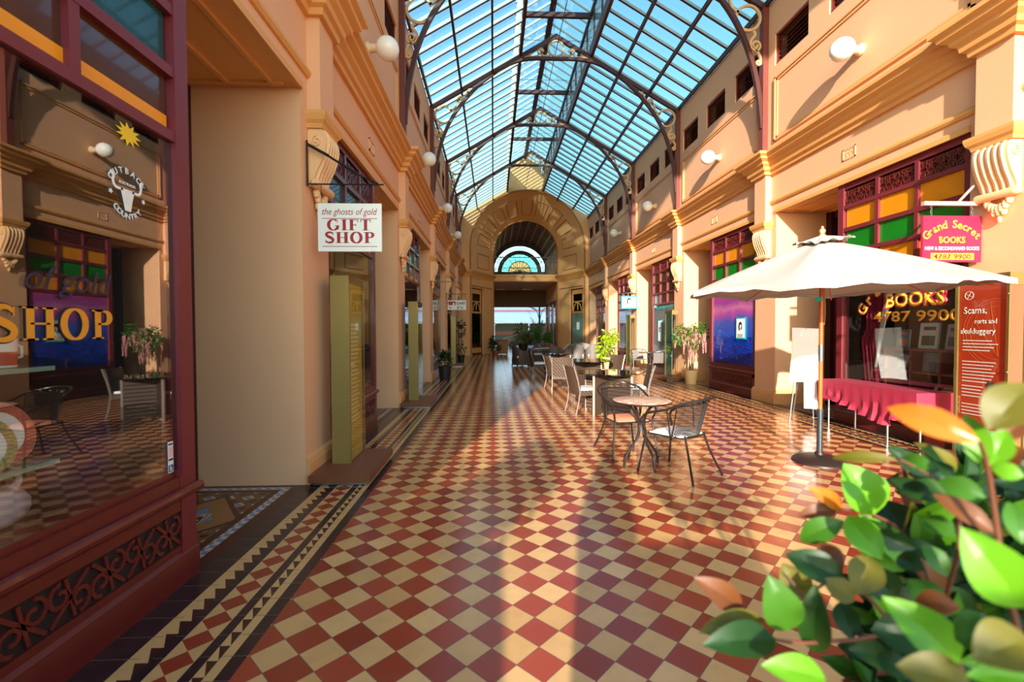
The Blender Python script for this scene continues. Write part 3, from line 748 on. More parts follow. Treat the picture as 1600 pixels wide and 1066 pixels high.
# wall field around the arch: quads from arch curve up to roof line
top = []
for (x, z) in oc_:
    top.append(x)
for (a, b) in zip(oc_[1:-1], oc_[2:-1]):
    pts = [(a[0], a[1]), (b[0], b[1]), (b[0], gable_z(b[0])), (a[0], gable_z(a[0]))]
    m.prism(pts, lambda u, v, w2: (u, w2, v), EY, EY+.3)
m.box(-2.3, EX-ER, EY, EY+.3, 0, 8.1); m.box(EX+ER, 6.1, EY, EY+.3, 0, 8.1)
m.prism([(-2.3, 8.1), (EX-ER, 8.1), (EX-ER, gable_z(EX-ER))], lambda u, v, w2: (u, w2, v), EY, EY+.3)
m.prism([(6.1, 8.1), (EX+ER, 8.1), (EX+ER, gable_z(EX+ER))], lambda u, v, w2: (u, w2, v), EY, EY+.3)
m.build('wall_end', ENDW, kind='structure')
def S(i, s, zc=None):
    """point on the splay: i along the arch curves, s from outer (0) to inner (1)"""
    i0 = int(i); f = i-i0; i1 = min(i0+1, len(oc_)-1)
    o = [oc_[i0][k]*(1-f)+oc_[i1][k]*f for k in (0, 1)]; n_ = [ic_[i0][k]*(1-f)+ic_[i1][k]*f for k in (0, 1)]
    return Vector((o[0]*(1-s)+n_[0]*s, EY*(1-s)+IY*s, o[1]*(1-s)+n_[1]*s))
m = MB()
m.grid([[S(i, s/6) for s in range(7)] for i in range(1, len(oc_)-1)], th=(0, .02, .0))
# side splays below the springing, with a doorway left open in each (s .06..0.52, z 0..4)
for sd in (0, 1):
    ii = 0 if sd == 0 else len(oc_)-1
    def Q(s, z): 
        a = S(ii, s); return Vector((a.x, a.y, z))
    off = Vector((-.16, .08, 0)) if sd == 0 else Vector((.16, .08, 0))
    for s0, s1, z0, z1 in ((0, .05, 0, 4.0), (.54, 1, 0, 4.0), (0, 1, 4.0, 6.42)):
        if z0 == 4.0:
            Zt = lambda s: S(1 if sd == 0 else len(oc_)-2, s).z
            m.grid([[Q(s0, 4.0), Q(s1, 4.0)], [Q(s0, Zt(s0)), Q(s1, Zt(s1))]], th=off)
        else: m.grid([[Q(s0, z0), Q(s1, z0)], [Q(s0, z1), Q(s1, z1)]], th=off)
m.build('wall_portal', ENDW, kind='structure')
# raised panels on the splay, mouldings
pm = MB()
def rect_on(i0, i1, s0, s1, r=.03):
    n_ = 5; pts = [S(i0+(i1-i0)*k/n_, s0) for k in range(n_)]+[S(i1, s0+(s1-s0)*k/2) for k in range(2)]+[S(i1+(i0-i1)*k/n_, s1) for k in range(n_)]+[S(i0, s1+(s0-s1)*k/2) for k in range(2)]
    pm.tube(pts, r, 4, closed=True)
npan = 9
for k in range(npan):
    a = 1.6+ (39.0)*(k+.16)/npan; b = 1.6+39.0*(k+.84)/npan
    rect_on(a, b, .28, .78)
L = len(oc_)-1
for ii in (0, L):
    z0, z1 = 5.25, 6.1
    def Q(s, z):
        a = S(ii, s); return Vector((a.x+(.02 if ii == 0 else -.02), a.y, z))
    pm.tube([Q(.28, z0), Q(.78, z0), Q(.78, z1), Q(.28, z1)], .03, 4, closed=True)
    pm.tube([Q(.06, 4.12), Q(.9, 4.12)], .035, 4); pm.tube([Q(.9, 4.12), Q(.9, .3)], .03, 4)
pm.tube([S(i, 0)+Vector((0, -.02, 0)) for i in range(0, L+1)], .05, 6)
pm.tube([S(i, 1)+Vector((0, -.02, 0)) for i in range(0, L+1)], .05, 6)
pm.build('trim_9', mat('portal_moulding_paint', (176, 112, 54), .6), kind='structure')
cz = MB()
cprof = [(o*.8, z) for o, z in CORN]
cz.sweep([(-1.83, EY), (EX-ER, EY), (IX-IR, IY)], [(o, z+.02) for o, z in cprof]); cz.sweep([(IX+IR, IY), (EX+ER, EY), (5.6, EY)], [(o, z+.02) for o, z in cprof])
cz.build('trim_10', OCH, kind='structure')
# portal pilasters on the end wall
pw = MB(); pw.box(-1.80, -1.36, EY-.08, EY, 0, 4.6); pw.box(5.42, 5.60, EY-.08, EY, 0, 4.6); pw.build('trim_11', ENDW, kind='structure')
# splay doors
for sd in (0, 1):
    ii = 0 if sd == 0 else L; sg = 1 if sd == 0 else -1
    r = root('door_%d' % (dn+sd), None, None, kind='structure')
    def Q(s, z, d=0):
        a = S(ii, s); return Vector((a.x-sg*(.10+d)*.9, a.y+(.10+d)*.45, z))
    def bar(mb, s0, s1, z0, z1, d=0, th=.06): mb.grid([[Q(s0, z0, d), Q(s1, z0, d)], [Q(s0, z1, d), Q(s1, z1, d)]], th=(-sg*th*.9, th*.45, 0))
    f = MB()
    for s0, s1, z0, z1 in ((.04, .09, 0, 4.02), (.50, .55, 0, 4.02), (.05, .55, 3.93, 4.02), (.06, .54, .42, .5), (.06, .54, 0, .12)): bar(f, s0, s1, z0, z1)
    f.build('frame', MAR, r)
    t = MB()
    for s0, s1, z0, z1 in ((.09, .50, 2.50, 2.62), (.09, .13, 2.5, 3.93), (.46, .50, 2.5, 3.93), (.09, .5, 3.18, 3.24), (.09, .5, 3.68, 3.93), (.285, .305, 2.7, 3.2)): bar(t, s0, s1, z0, z1, -.01, .05)
    pts = [Q(.295+.14*math.cos(PI*i/12), 2.66+.48*math.sin(PI*i/12), -.02) for i in range(13)]
    t.tube(pts, .03, 5); t.build('transom_frame', OCH, r)
    g = MB(); bar(g, .1, .5, 2.6, 3.7, .02, .01); g.build('transom_glass', GREEN_GL if sd else BRN_GL, r)
    g = MB(); bar(g, .09, .5, .5, 2.5, .02, .012); g.build('pane', mat('grey_green_blind', (112, 138, 122), .5) if sd else SMOKE, r)
    b_ = MB(); bar(b_, .09, .5, .12, .42, 0, .04); b_.build('kick_panel', OCH, r)
    bk = MB(); bar(bk, .0, .6, 0, 4.1, .25, .05); bk.build('backing', DARK, r)
    if sd:
        n_ = MB(); n_.grid([[Q(.22, 1.5, -.02), Q(.32, 1.5, -.02)], [Q(.22, 1.95, -.02), Q(.32, 1.95, -.02)]], th=(-.005, .0, 0)); o = n_.build('notice', PAPER, r)

# ------------------------------------------------------------------ passage beyond the portal
PY = 36.5
m = MB(); m.box(-.25, IX-IR, IY, PY, 0, 8.9); m.box(IX+IR, 4.45, IY, PY, 0, 8.9)
m.build('wall_passage', ENDW, kind='structure')
m = MB(); m.box(IX-IR, IX+IR, IY+.1, PY, 4.62, 5.0); m.box(IX-IR, IX+IR, IY+.02, IY+.12, 4.66, 5.04); m.box(IX-IR, IX+IR, IY-.03, IY+.02, 4.93, 5.06); m.build('ceiling', OCH, kind='structure')
# coffered barrel vault
m = MB(); m.grid([[(IX-2.16*math.cos(PI*i/24), IY+(PY-IY)*j/2, IZ+2.16*math.sin(PI*i/24)) for j in range(3)] for i in range(25)], th=(0, 0, .06)); m.build('ceiling', mat('dark_red_vault', (82, 34, 26), .6), kind='structure')
m = MB()
for k in range(12):
    a = PI*(k+.5)/12
    for t in (-.035, .035): pass
    m.prism([(a-.035, 2.08), (a+.035, 2.08), (a+.035, 2.17), (a-.035, 2.17)], lambda u, v, w2: (IX-v*math.cos(u), w2, IZ+v*math.sin(u)), IY, PY)
for j in range(11):
    y = IY+.1+(PY-IY-.2)*j/10; m.tube([(IX-2.12*math.cos(PI*i/20), y, IZ+2.12*math.sin(PI*i/20)) for i in range(21)], .04, 4)
m.build('trim_12', mat('tan_vault_ribs', (150, 108, 62), .6), kind='structure')
# gallery railing
r = root('gallery_railing', 'dark cast iron gallery railing across the end arch', 'railing', (IX, IY+.25, 5.04))
m = MB(); m.box(-IR, IR, -.03, .03, 1.14, 1.20); m.box(-IR, IR, -.02, .02, .05, .09); m.build('rail', IROND, r)
m = MB()
for i in range(33): x = -IR+.03+(2*IR-.06)*i/32; m.box(x-.01, x+.01, -.01, .01, .05, 1.14)
for i in range(16):
    xc = -IR+.13+(2*IR-.26)*i/15; m.strip(arc(xc, .9, .09, 0, 340, 12), .022, lambda u, v, w2: (u, w2, v), -.01, .01, closed=True); m.strip(arc(xc, .45, .1, 0, 340, 12), .022, lambda u, v, w2: (u, w2, v), -.01, .01, closed=True)
m.build('ironwork', IROND, r)
# fanlight at the far end
r = root('fanlight_window', 'semicircular leaded fanlight with pierced border above the far doorway', 'window', (IX, PY-.1, 5.0))
LZ = 6.05-5.0
def ringm(r0, r1, n_, mt, nm, y0=-.03, y1=.03):
    q = MB(); P0 = [(r0*math.cos(PI*i/n_), LZ+1.0+r0*math.sin(PI*i/n_)-1.0) for i in range(n_+1)]; P1 = [(r1*math.cos(PI*i/n_), LZ+r1*math.sin(PI*i/n_)) for i in range(n_+1)]
    for i in range(n_):
        q.prism([P0[i], P0[i+1], P1[i+1], P1[i]], lambda u, v, w2: (u, w2, v), y0, y1)
    q.build(nm, mt, r)
ringm(2.07, 3.0, 32, BLKL, 'surround'); ringm(1.42, 1.74, 32, BLKL, 'inner_frame'); ringm(.86, .92, 24, BLKL, 'hub_frame')
q = MB()
for i in range(44):
    a = PI*(i+.5)/44; cx_, cz_ = 1.9*math.cos(a), LZ+1.9*math.sin(a); q.strip(arc(cx_, cz_, .07, 0, 320, 8), .028, lambda u, v, w2: (u, w2, v), -.02, .02, closed=True)
for i in range(60):
    a = PI*i/60; q.strip([(1.72*math.cos(a), LZ+1.72*math.sin(a)), (2.09*math.cos(a+.06), LZ+2.09*math.sin(a+.06))], .022, lambda u, v, w2: (u, w2, v), -.02, .02)
for i in range(30):
    a = PI*(i+.5)/30; q.strip(arc(1.0*math.cos(a), LZ-.9+1.0*math.sin(a), .085, 0, 300, 8), .03, lambda u, v, w2: (u, w2, v), -.02, .02)
q.build('pierced_border', BLKL, r)
q = MB()
for i in range(9): a = PI*(i+.5)/9; q.strip([(0, LZ), (1.6*math.cos(a), LZ+1.6*math.sin(a))], .03, lambda u, v, w2: (u, w2, v), -.03, .03)
q.box(-2.1, 2.1, -.03, .03, LZ-.35, LZ+.05); q.box(-1.5, 1.5, -.03, .03, LZ+.32, LZ+.37); q.build('leading', BLKL, r)
for nm, r0, r1, mt in (('coloured_glass', .9, 1.42, glass('mixed_green_glass', (.45, .85, .8), .05)), ('pale_glass', .0, .88, glass('amber_pane', (.7, .5, .3), .05))):
    ringm(max(r0, .01), r1, 24, mt, nm, -.005, .005)
q = MB(); q.box(-2.0, 2.0, -.02, .02, -.3, LZ) if False else None
for i in range(26):
    for j in range(4):
        xx = -1.95+.15*i+(.075 if j % 2 else 0); zz_ = .1+.22*j; q.strip(arc(xx, zz_, .075, 0, 320, 7), .04, lambda u, v, w2: (u, w2, v), -.02, .02)
q.build('lower_fretwork', BLKL, r)
MB().box(-2.2, -1.98, -.03, .03, -.1, 3.2).build('side_frame', BLKL, r); MB().box(1.98, 2.2, -.03, .03, -.1, 3.2).build('side_frame', BLKL, r)
m = MB(); m.box(-18, IX-IR-.1, PY, PY+1, 4.7, 10.6); m.box(IX+IR+.1, 22, PY, PY+1, 4.7, 10.6); m.box(IX-IR-.1, IX+IR+.1, PY+.1, PY+1, 8.3, 10.6); m.build('wall_front', WALL, kind='structure')
m = MB(); m.box(-.3, 4.5, PY, PY+.1, 3.30, 5.2); m.build('wall_fascia', BLIND, kind='structure')
for k, (a, b) in enumerate(((.25, .95), (2.2, 2.9))): 
    r = root('strip_light', 'glowing white strip light on the passage ceiling, %s' % ('left' if k == 0 else 'right'), 'light', (IX-IR+a+.35, 34.9, 4.6), 0, 'passage strip lights')
    MB().box(-.35, .35, -.06, .06, -.05, .0).build('housing', WHITE, r); 
# right-hand shop window of the passage
for i, (a, b) in enumerate(((30.4, 31.9), (32.5, 34.0), (34.6, 36.1))):
    r = root('window_%d' % (n+i), None, None, kind='structure'); x = IX+IR
    m = MB(); 
    for q in ((x-.06, x, a, b, 3.3, 3.42), (x-.06, x, a, b, .5, .62), (x-.06, x, a, a+.1, .5, 3.4), (x-.06, x, b-.1, b, .5, 3.4), (x-.05, x, a, b, 2.5, 2.58)): m.box(*q)
    m.build('frame', MAR, r); m = MB(); m.box(x-.03, x-.02, a, b, .6, 3.3); m.build('pane', SMOKE, r)

# ------------------------------------------------------------------ street beyond
BL1 = mat('pale_blue_render', (176, 200, 232), .8, var=.04); BLW = mat('white_blue_trim', (214, 226, 244), .7)
r = root('street_building', 'pale blue parapeted shop building with a verandah across the street', 'building', (6, 60, -.16))
m = MB(); m.box(-30, 22, 0, 8, 0, 5.5); m.box(-4, 8, -.2, 0, 5.2, 6.1); m.build('wall', BL1, r)
m = MB(); m.box(-30, 22, -3.3, -3.1, 2.55, 2.72); m.prism([(-3.3, 2.7), (0, 3.3), (0, 3.35), (-3.3, 2.75)], lambda u, v, w2: (w2, u, v), -30, 22); m.build('verandah_roof', BLW, r)
m = MB(); m.box(-30, 22, -.25, -.02, 4.1, 4.22); m.build('cornice', mat('red_stripe', (196, 90, 96), .6), r)
m = MB(); m.box(-30, 22, -.12, -.05, 0, 2.5); m.build('shopfront', mat('dark_teal_shopfront', (26, 44, 46), .5), r)
m = MB(); m.box(-30, 22, -3.25, -3.15, 1.35, 1.55) if False else m.box(-30, 22, -.2, -.13, 1.0, 1.5); m.build('lettered_band', mat('muted_red_band', (120, 70, 66), .7), r)
fr_ = MB()
for i in range(90): x = -16+i*.28; fr_.prism([(x-.1, 2.56), (x+.1, 2.56), (x, 2.38)], lambda u, v, w2: (u, w2, v), -3.25, -3.2)
fr_.build('fringe', BLW, r)
for i, x in enumerate((-8.2, -5.9, -1.6, 3)):
    m = MB(); m.box(x-.06, x+.06, -3.25, -3.13, 0, 2.6); m.strip(arc(x+.45, 2.1, .42, 180, 90, 8), .05, lambda u, v, w2: (u, w2, v), -3.22, -3.17); m.build('post', BLW, r)
# near verandah post with brackets
r = root('verandah_post', 'dark verandah post with lacy brackets outside the far doorway', 'post', (3.85, 38.2, -.16))
m = MB(); m.lathe([(.1, 0), (.1, .5), (.075, .6), (.07, 2.6), (.11, 2.7), (.07, 2.8), (.07, 4.3)], seg=10); m.build('shaft', DBROWN, r, smooth=True)
m = MB()
for s in (-1, 1):
    m.strip(arc(s*.9, 2.75, .8, 180 if s > 0 else 0, 90, 10), .05, lambda u, v, w2: (u, w2, v), -.02, .02)
    for t in range(4): m.strip(arc(s*(.2+.13*t), 3.3+.05*t, .07, 0, 330, 8), .025, lambda u, v, w2: (u, w2, v), -.02, .02)
m.box(-4.5, 1.2, -.05, .05, 3.55, 3.8); m.build('bracket', DBROWN, r)
tag(MB().box(-.9, 6, 37.0, 39.0, 3.7, 3.8).build('verandah_roof', DBROWN), 'flat verandah roof outside the far doorway', 'roof')

# parked car (black wagon) in the street
r = root('car', 'black car parked in the street beyond the far doorway', 'car', (3.1, 40.5, -.16))
bd = MB(); prof = [(-2.3, .35), (-2.3, .85), (-1.95, 1.0), (-1.35, 1.08), (-.75, 1.55), (.9, 1.6), (1.9, 1.5), (2.3, 1.05), (2.35, .4), (1.9, .3), (-1.9, .3)]
bd.prism(prof, lambda u, v, w2: (u, w2, v), -.88, .88); o = bd.build('body', mat('black_car_paint', (22, 24, 30), .2, coat=.8), r)
gm = MB(); gm.prism([(-1.2, 1.08), (-.72, 1.48), (.0, 1.52), (0, 1.06)], lambda u, v, w2: (u, w2, v), -.89, .89); gm.prism([(.06, 1.06), (.06, 1.52), (.95, 1.52), (1.85, 1.42), (2.05, 1.06)], lambda u, v, w2: (u, w2, v), -.89, .89); gm.build('windows', mat('car_window', (60, 78, 90), .1, coat=.5), r)
rr = MB(); rr.tube([(-1.4, -.9, 1.1), (-.76, -.86, 1.58), (.9, -.86, 1.63), (2.0, -.86, 1.52)], .02, 5); rr.build('roof_rail', STEEL, r)
for x in (-1.45, 1.5):
    for y in (-.8, .8):
        m = MB(); m.lathe([(.2, -.1), (.34, -.1), (.34, .1), (.2, .1)], (x, y, .34), 20, axis='y'); ob = m.build('wheel', BLKL, r)
# ------------------------------------------------------------------ plants
def leafmat(name, rgb, rough=.35, tl=.35):
    m = mat(name, rgb, rough, var=.15, scale=12)
    b = m.node_tree.nodes['Principled BSDF']
    n_ = m.node_tree; o = [x for x in n_.nodes if x.type == 'OUTPUT_MATERIAL'][0]
    t = n_.nodes.new('ShaderNodeBsdfTranslucent'); c = lin(rgb); t.inputs[0].default_value = (min(1, c[0]*1.3), min(1, c[1]*1.3), c[2], 1)
    mx = n_.nodes.new('ShaderNodeMixShader'); mx.inputs[0].default_value = tl
    n_.links.new(b.outputs[0], mx.inputs[1]); n_.links.new(t.outputs[0], mx.inputs[2]); n_.links.new(mx.outputs[0], o.inputs[0])
    return m
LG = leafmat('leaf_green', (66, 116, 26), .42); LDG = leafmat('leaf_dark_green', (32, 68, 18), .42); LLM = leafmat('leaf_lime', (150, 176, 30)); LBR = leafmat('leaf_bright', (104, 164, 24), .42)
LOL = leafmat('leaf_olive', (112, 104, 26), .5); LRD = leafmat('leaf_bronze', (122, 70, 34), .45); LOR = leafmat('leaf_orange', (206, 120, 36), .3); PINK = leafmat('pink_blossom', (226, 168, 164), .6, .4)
BARK = mat('bark', (110, 78, 52), .8, var=.2)
def small_leaf(mb, c, d, ln, wd, rnd):
    d = d.normalized(); s = d.cross(Vector((rnd.uniform(-1, 1), rnd.uniform(-1, 1), rnd.uniform(-1, 1)))).normalized(); n_ = d.cross(s)
    a = mb.v(c); b = mb.v(c+d*ln*.5+s*wd/2+n_*ln*.06); e = mb.v(c+d*ln); f = mb.v(c+d*ln*.5-s*wd/2+n_*ln*.06); g = mb.v(c+d*ln*.5)
    mb.f([a, b, g]); mb.f([b, e, g]); mb.f([e, f, g]); mb.f([f, a, g])
def leaf_cloud(mb, blobs, n_, ln, wd, seed=1, droop=.3):
    rnd = random.Random(seed)
    for i in range(n_):
        c, rad = blobs[rnd.randrange(len(blobs))]; c = Vector(c)
        while True:
            q = Vector((rnd.uniform(-1, 1), rnd.uniform(-1, 1), rnd.uniform(-1, 1)))
            if q.length <= 1: break
        q = q*(.55+.45*q.length); rr = Vector(rad) if isinstance(rad, (tuple, list)) else Vector((rad,)*3)
        p = c+Vector((q.x*rr.x, q.y*rr.y, q.z*rr.z)); small_leaf(mb, p, q+Vector((rnd.uniform(-.4, .4), rnd.uniform(-.4, .4), -droop)), ln*rnd.uniform(.7, 1.2), wd, rnd)
def pot(mb, r0, r1, h, rim=.03):
    mb.lathe([(r0, 0), (r0*1.02, .01), (r1*.97, h-rim*1.6), (r1*1.06, h-rim*1.6), (r1*1.08, h), (r1*.96, h), (r1*.92, h-.05), (.01, h-.05)], seg=24)

# wisteria standard in a cream pot by the right wall
r = root('potted_wisteria', 'artificial pink wisteria tree in a cream pot beside the sunset poster window', 'potted plant', (5.42, 12.35, 0))
m = MB(); pot(m, .14, .19, .38); m.build('pot', POTC, r, smooth=True)
MB().lathe([(.17, .33), (.17, .35), (.01, .355)], seg=16).build('soil', SOIL, r)
m = MB(); rnd = random.Random(3)
for i in range(5):
    a = i*1.25; m.tube(smooth2([(.05*math.cos(a), .05*math.sin(a), .3), (.06*math.cos(a+1), .06*math.sin(a+1), .7), (.05*math.cos(a+2.2), .05*math.sin(a+2.2), 1.05), (.25*math.cos(a), .22*math.sin(a), 1.5)], 5), .013, 5)
m.build('stems', BARK, r, smooth=True)
m = MB(); leaf_cloud(m, [((0, 0, 1.48), (.36, .34, .24)), ((-.27, 0, 1.34), (.18, .26, .26)), ((.26, 0, 1.42), (.2, .26, .30)), ((0, -.1, 1.2), (.3, .2, .22))], 700, .09, .045, 5, .6); m.build('foliage', LG, r)
m = MB()
for i in range(46):
    a = rnd.uniform(0, 2*PI); q = rnd.uniform(.05, .46); x, y = q*math.cos(a), q*math.sin(a)*.85; z = 1.58-q*.45+rnd.uniform(-.2, .1); hl = rnd.uniform(.2, .4)
    if i < 8: x *= .2; y *= .2; z = rnd.uniform(.9, 1.15)
    for t in range(16):
        f = t/15; rr = .034*(1-f*.8)
        for k in range(3): 
            b = rnd.uniform(0, 6.28); m.ball((x+rr*math.cos(b), y+rr*math.sin(b), z-hl*f), .014, 4)
m.build('blossoms', PINK, r)

def bushy(name, label, cat, loc, potm, pr, ph, blobs, nleaf, ln, wd, mt, seed, group=None, square=False, droop=.2):
    r = root(name, label, cat, loc, 0, group)
    m = MB()
    if square: m.box(-pr, pr, -pr, pr, 0, ph)
    else: pot(m, pr*.75, pr, ph)
    m.build('pot', potm, r, smooth=not square)
    m = MB(); m.lathe([(pr*.9, ph-.06), (pr*.9, ph-.02), (.01, ph-.02)], seg=12); m.build('soil', SOIL, r)
    m = MB()
    for b, rad in blobs: m.tube([(0, 0, ph-.05), (b[0]*.5, b[1]*.5, (ph+b[2])/2), b], .012, 5)
    m.build('stems', BARK, r)
    m = MB(); leaf_cloud(m, blobs, nleaf, ln, wd, seed, droop); m.build('foliage', mt, r); return r
bushy('potted_shrub', 'dark leafy plant with red tips in a ribbed black pot, left of the aisle', 'potted plant', (-1.46, 13.8, 0), POTB, .20, .42, [((0, 0, .58), (.20, .26, .18)), ((0, 0, .74), .10)], 320, .13, .04, LDG, 11, droop=-.2)
bushy('potted_shrub', 'low green plant at the foot of the left side of the end arch', 'potted plant', (.10, 27.0, 0), TERRA, .22, .3, [((0, 0, .55), (.4, .35, .28)), ((-.1, 0, .85), (.12, .12, .25))], 260, .2, .07, LDG, 12)
bushy('potted_shrub', 'dark climbing plant beside the farthest left brass panel', 'potted plant', (-1.50, 21.2, 0), POTB, .18, .35, [((0, 0, .7), (.2, .2, .3)), ((0, 0, 1.4), (.18, .18, .3)), ((.02, 0, 1.75), .15)], 240, .14, .06, LDG, 13)
bushy('potted_lime_plant', 'bright lime green leafy plant beside the grey wicker armchairs', 'potted plant', (4.35, 17.2, 0), POTC, .2, .45, [((0, 0, .95), (.28, .3, .3)), ((-.05, 0, 1.28), (.24, .25, .25)), ((-.22, 0, .75), (.2, .2, .28)), ((.15, 0, 1.25), .2)], 230, .22, .09, LLM, 14, droop=.5)
bushy('potted_shrub', 'small lime plant to the right of the palm in the far doorway', 'potted plant', (3.68, 31.2, 0), TERRA, .22, .5, [((0, 0, .95), (.24, .28, .28))], 160, .22, .09, LG, 15)
bushy('planter_bush', 'rounded olive bush in the middle of the far doorway', 'potted plant', (2.2, 34.0, 0), DBROWN, .4, .5, [((0, 0, 1.35), (.7, .4, .55)), ((.2, 0, .8), (.5, .35, .3))], 420, .28, .09, LOL, 16)
def frond(mb, base, tip, wd, n_=14):
    base, tip = Vector(base), Vector(tip); mid = (base+tip)/2+Vector((0, 0, (tip-base).length*.28)); prev = None
    pts = [base*(1-t)**2+mid*2*t*(1-t)+tip*t*t for t in [i/n_ for i in range(n_+1)]]
    mb.tube(pts, .008, 4); 
    for i in range(2, n_):
        d = (pts[i+1]-pts[i-1]).normalized(); s = d.cross(Vector((0, 0, 1))).normalized()
        for sg in (-1, 1):
            a = pts[i]; e = a+s*sg*wd*math.sin(PI*i/n_)+d*wd*.5-Vector((0, 0, wd*.25)); v = [mb.v(a), mb.v(a+d*.035), mb.v(e)]; mb.f(v)
r = root('potted_palm', 'feathery palm in the far doorway in front of the verandah post', 'potted plant', (3.15, 32.4, 0))
m = MB(); pot(m, .22, .3, .5); m.build('pot', TERRA, r, smooth=True)
m = MB(); rnd = random.Random(9)
for i in range(26):
    a = i*2.4; q = rnd.uniform(.4, .75); frond(m, (0, 0, .45), (q*math.cos(a), q*math.sin(a), rnd.uniform(1.0, 2.5)), .28)
frond(m, (0, 0, .5), (-.75, 0, 2.95), .35); m.build('fronds', LG, r)
r = root('planter_box', 'woven wooden planter box beside the far doorway', 'planter', (.55, 27.9, 0))
m = MB(); m.prism([(-.38, .85), (.38, .85), (.3, .05), (-.3, .05)], lambda u, v, w2: (u, w2, v), -.3, .3); m.box(-.41, .41, -.33, .33, .8, .87); m.build('box', mat('tan_wicker', (150, 92, 52), .7, var=.3, scale=30), r)
for x, y in ((-.28, -.24), (.28, -.24), (-.28, .24), (.28, .24)): MB().box(x-.03, x+.03, y-.03, y+.03, 0, .06).build('foot', DBROWN, r)
m = MB(); m.box(-.34, .34, -.26, .26, .87, .9); m.build('soil', SOIL, r)
tag(MB().box(3.2, 4.1, 35.2, 35.3, 0, 1.75).build('screen_panel', mat('pale_screen', (176, 160, 150), .7)), 'pale grey screen panel behind the palm in the far doorway', 'screen')

# foreground shrub, lower right: branches with big glossy leaves
r = root('foreground_shrub', 'glossy lilly pilly shrub filling the lower right foreground', 'shrub', (1.05, .55, 0))
Ro = Vector((1.05, .55, 0))
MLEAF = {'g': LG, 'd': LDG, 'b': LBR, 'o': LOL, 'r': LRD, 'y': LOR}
def big_leaf(mb, base, tip, wd, fold=.18, curl=.12, face=None):
    """leaf blade from base to tip with rounded outline, keel fold, curl and thickness"""
    base, tip = Vector(base), Vector(tip); d = tip-base; L_ = d.length; d.normalize()
    vw = face or (Vector((0, 0, CH))-(base+tip)/2).normalized(); s = d.cross(vw).normalized(); n_ = s.cross(d).normalized(); N_ = 9
    rows = []
    for i in range(N_+1):
        t = i/N_; hw = wd/2*(math.sin(PI*t**.92)**.78)*.95 if 0 < t < 1 else .0006
        c = base+d*(L_*t)+n_*(curl*L_*math.sin(PI*t))*1.0
        rows.append([c+s*hw*k+n_*(abs(k)*hw*fold*2) for k in (-1, -.5, 0, .5, 1)])
    mb.grid(rows, th=-n_*.0006)
leaves = [  # base px, tip px, width px, depth base, depth tip, colour
 ((1365, 805), (1318, 724), 62, .78, .80, 'b'), ((1315, 795), (1261, 760), 24, .80, .80, 'y'), ((1310, 797), (1246, 806), 22, .80, .82, 'r'), ((1318, 814), (1250, 845), 34, .76, .80, 'g'),
 ((1378, 874), (1324, 806), 44, .70, .76, 'b'), ((1425, 846), (1378, 782), 46, .80, .86, 'd'), ((1315, 894), (1280, 848), 32, .72, .76, 'r'), ((1322, 908), (1227, 866), 44, .70, .74, 'd'),
 ((1258, 938), (1222, 880), 44, .72, .74, 'o'), ((1160, 955), (1084, 902), 38, .70, .70, 'r'), ((1230, 986), (1200, 898), 56, .66, .66, 'g'), ((1212, 1000), (1098, 1008), 48, .64, .62, 'd'),
 ((1192, 968), (1092, 988), 34, .68, .66, 'o'), ((1274, 1020), (1274, 912), 42, .68, .66, 'd'), ((1330, 1000), (1315, 940), 34, .70, .74, 'd'), ((1362, 870), (1338, 930), 46, .70, .68, 'o'),
 ((1400, 935), (1350, 885), 46, .74, .76, 'd'), ((1500, 1036), (1378, 932), 62, .50, .52, 'b'), ((1600, 950), (1502, 824), 76, .46, .48, 'b'), ((1553, 832), (1458, 772), 30, .52, .56, 'r'),
 ((1598, 850), (1575, 784), 34, .50, .52, 'g'), ((1530, 690), (1386, 637), 42, .46, .52, 'y'), ((1545, 672), (1610, 600), 60, .46, .46, 'o'), ((1540, 728), (1508, 648), 36, .48, .50, 'b'),
 ((1548, 728), (1572, 672), 36, .48, .48, 'b'), ((1460, 732), (1408, 718), 24, .62, .66, 'g'), ((1400, 718), (1300, 716), 18, .62, .68, 'o'), ((1458, 782), (1410, 758), 28, .64, .68, 'd'),
 ((1478, 756), (1462, 720), 30, .62, .64, 'd'), ((1540, 778), (1465, 752), 34, .56, .6, 'g'), ((1600, 745), (1550, 732), 26, .5, .52, 'b'), ((1502, 838), (1442, 812), 30, .58, .62, 'g'),
 ((1445, 892), (1402, 870), 30, .62, .66, 'd'), ((1335, 940), (1285, 905), 34, .68, .7, 'o'), ((1290, 1062), (1190, 1040), 44, .56, .56, 'b'), ((1570, 985), (1492, 1000), 60, .44, .46, 'g'),
 ((1610, 1000), (1520, 1030), 70, .42, .42, 'o'), ((1520, 1075), (1400, 1040), 60, .44, .46, 'o'), ((1610, 1062), (1510, 1056), 40, .42, .42, 'b'), ((1420, 1062), (1370, 1022), 34, .55, .58, 'd'),
 ((1610, 905), (1545, 900), 34, .5, .52, 'y'), ((1500, 950), (1430, 940), 34, .56, .6, 'r'), ((1450, 1000), (1360, 985), 56, .6, .62, 'd'), ((1600, 700), (1545, 745), 36, .52, .56, 'r'), ((1480, 900), (1440, 850), 30, .58, .6, 'g'),
 ((1560, 890), (1500, 860), 40, .56, .6, 'd'), ((1470, 960), (1420, 905), 44, .62, .66, 'g'), ((1600, 660), (1560, 690), 30, .5, .5, 'r')]
lm = {}
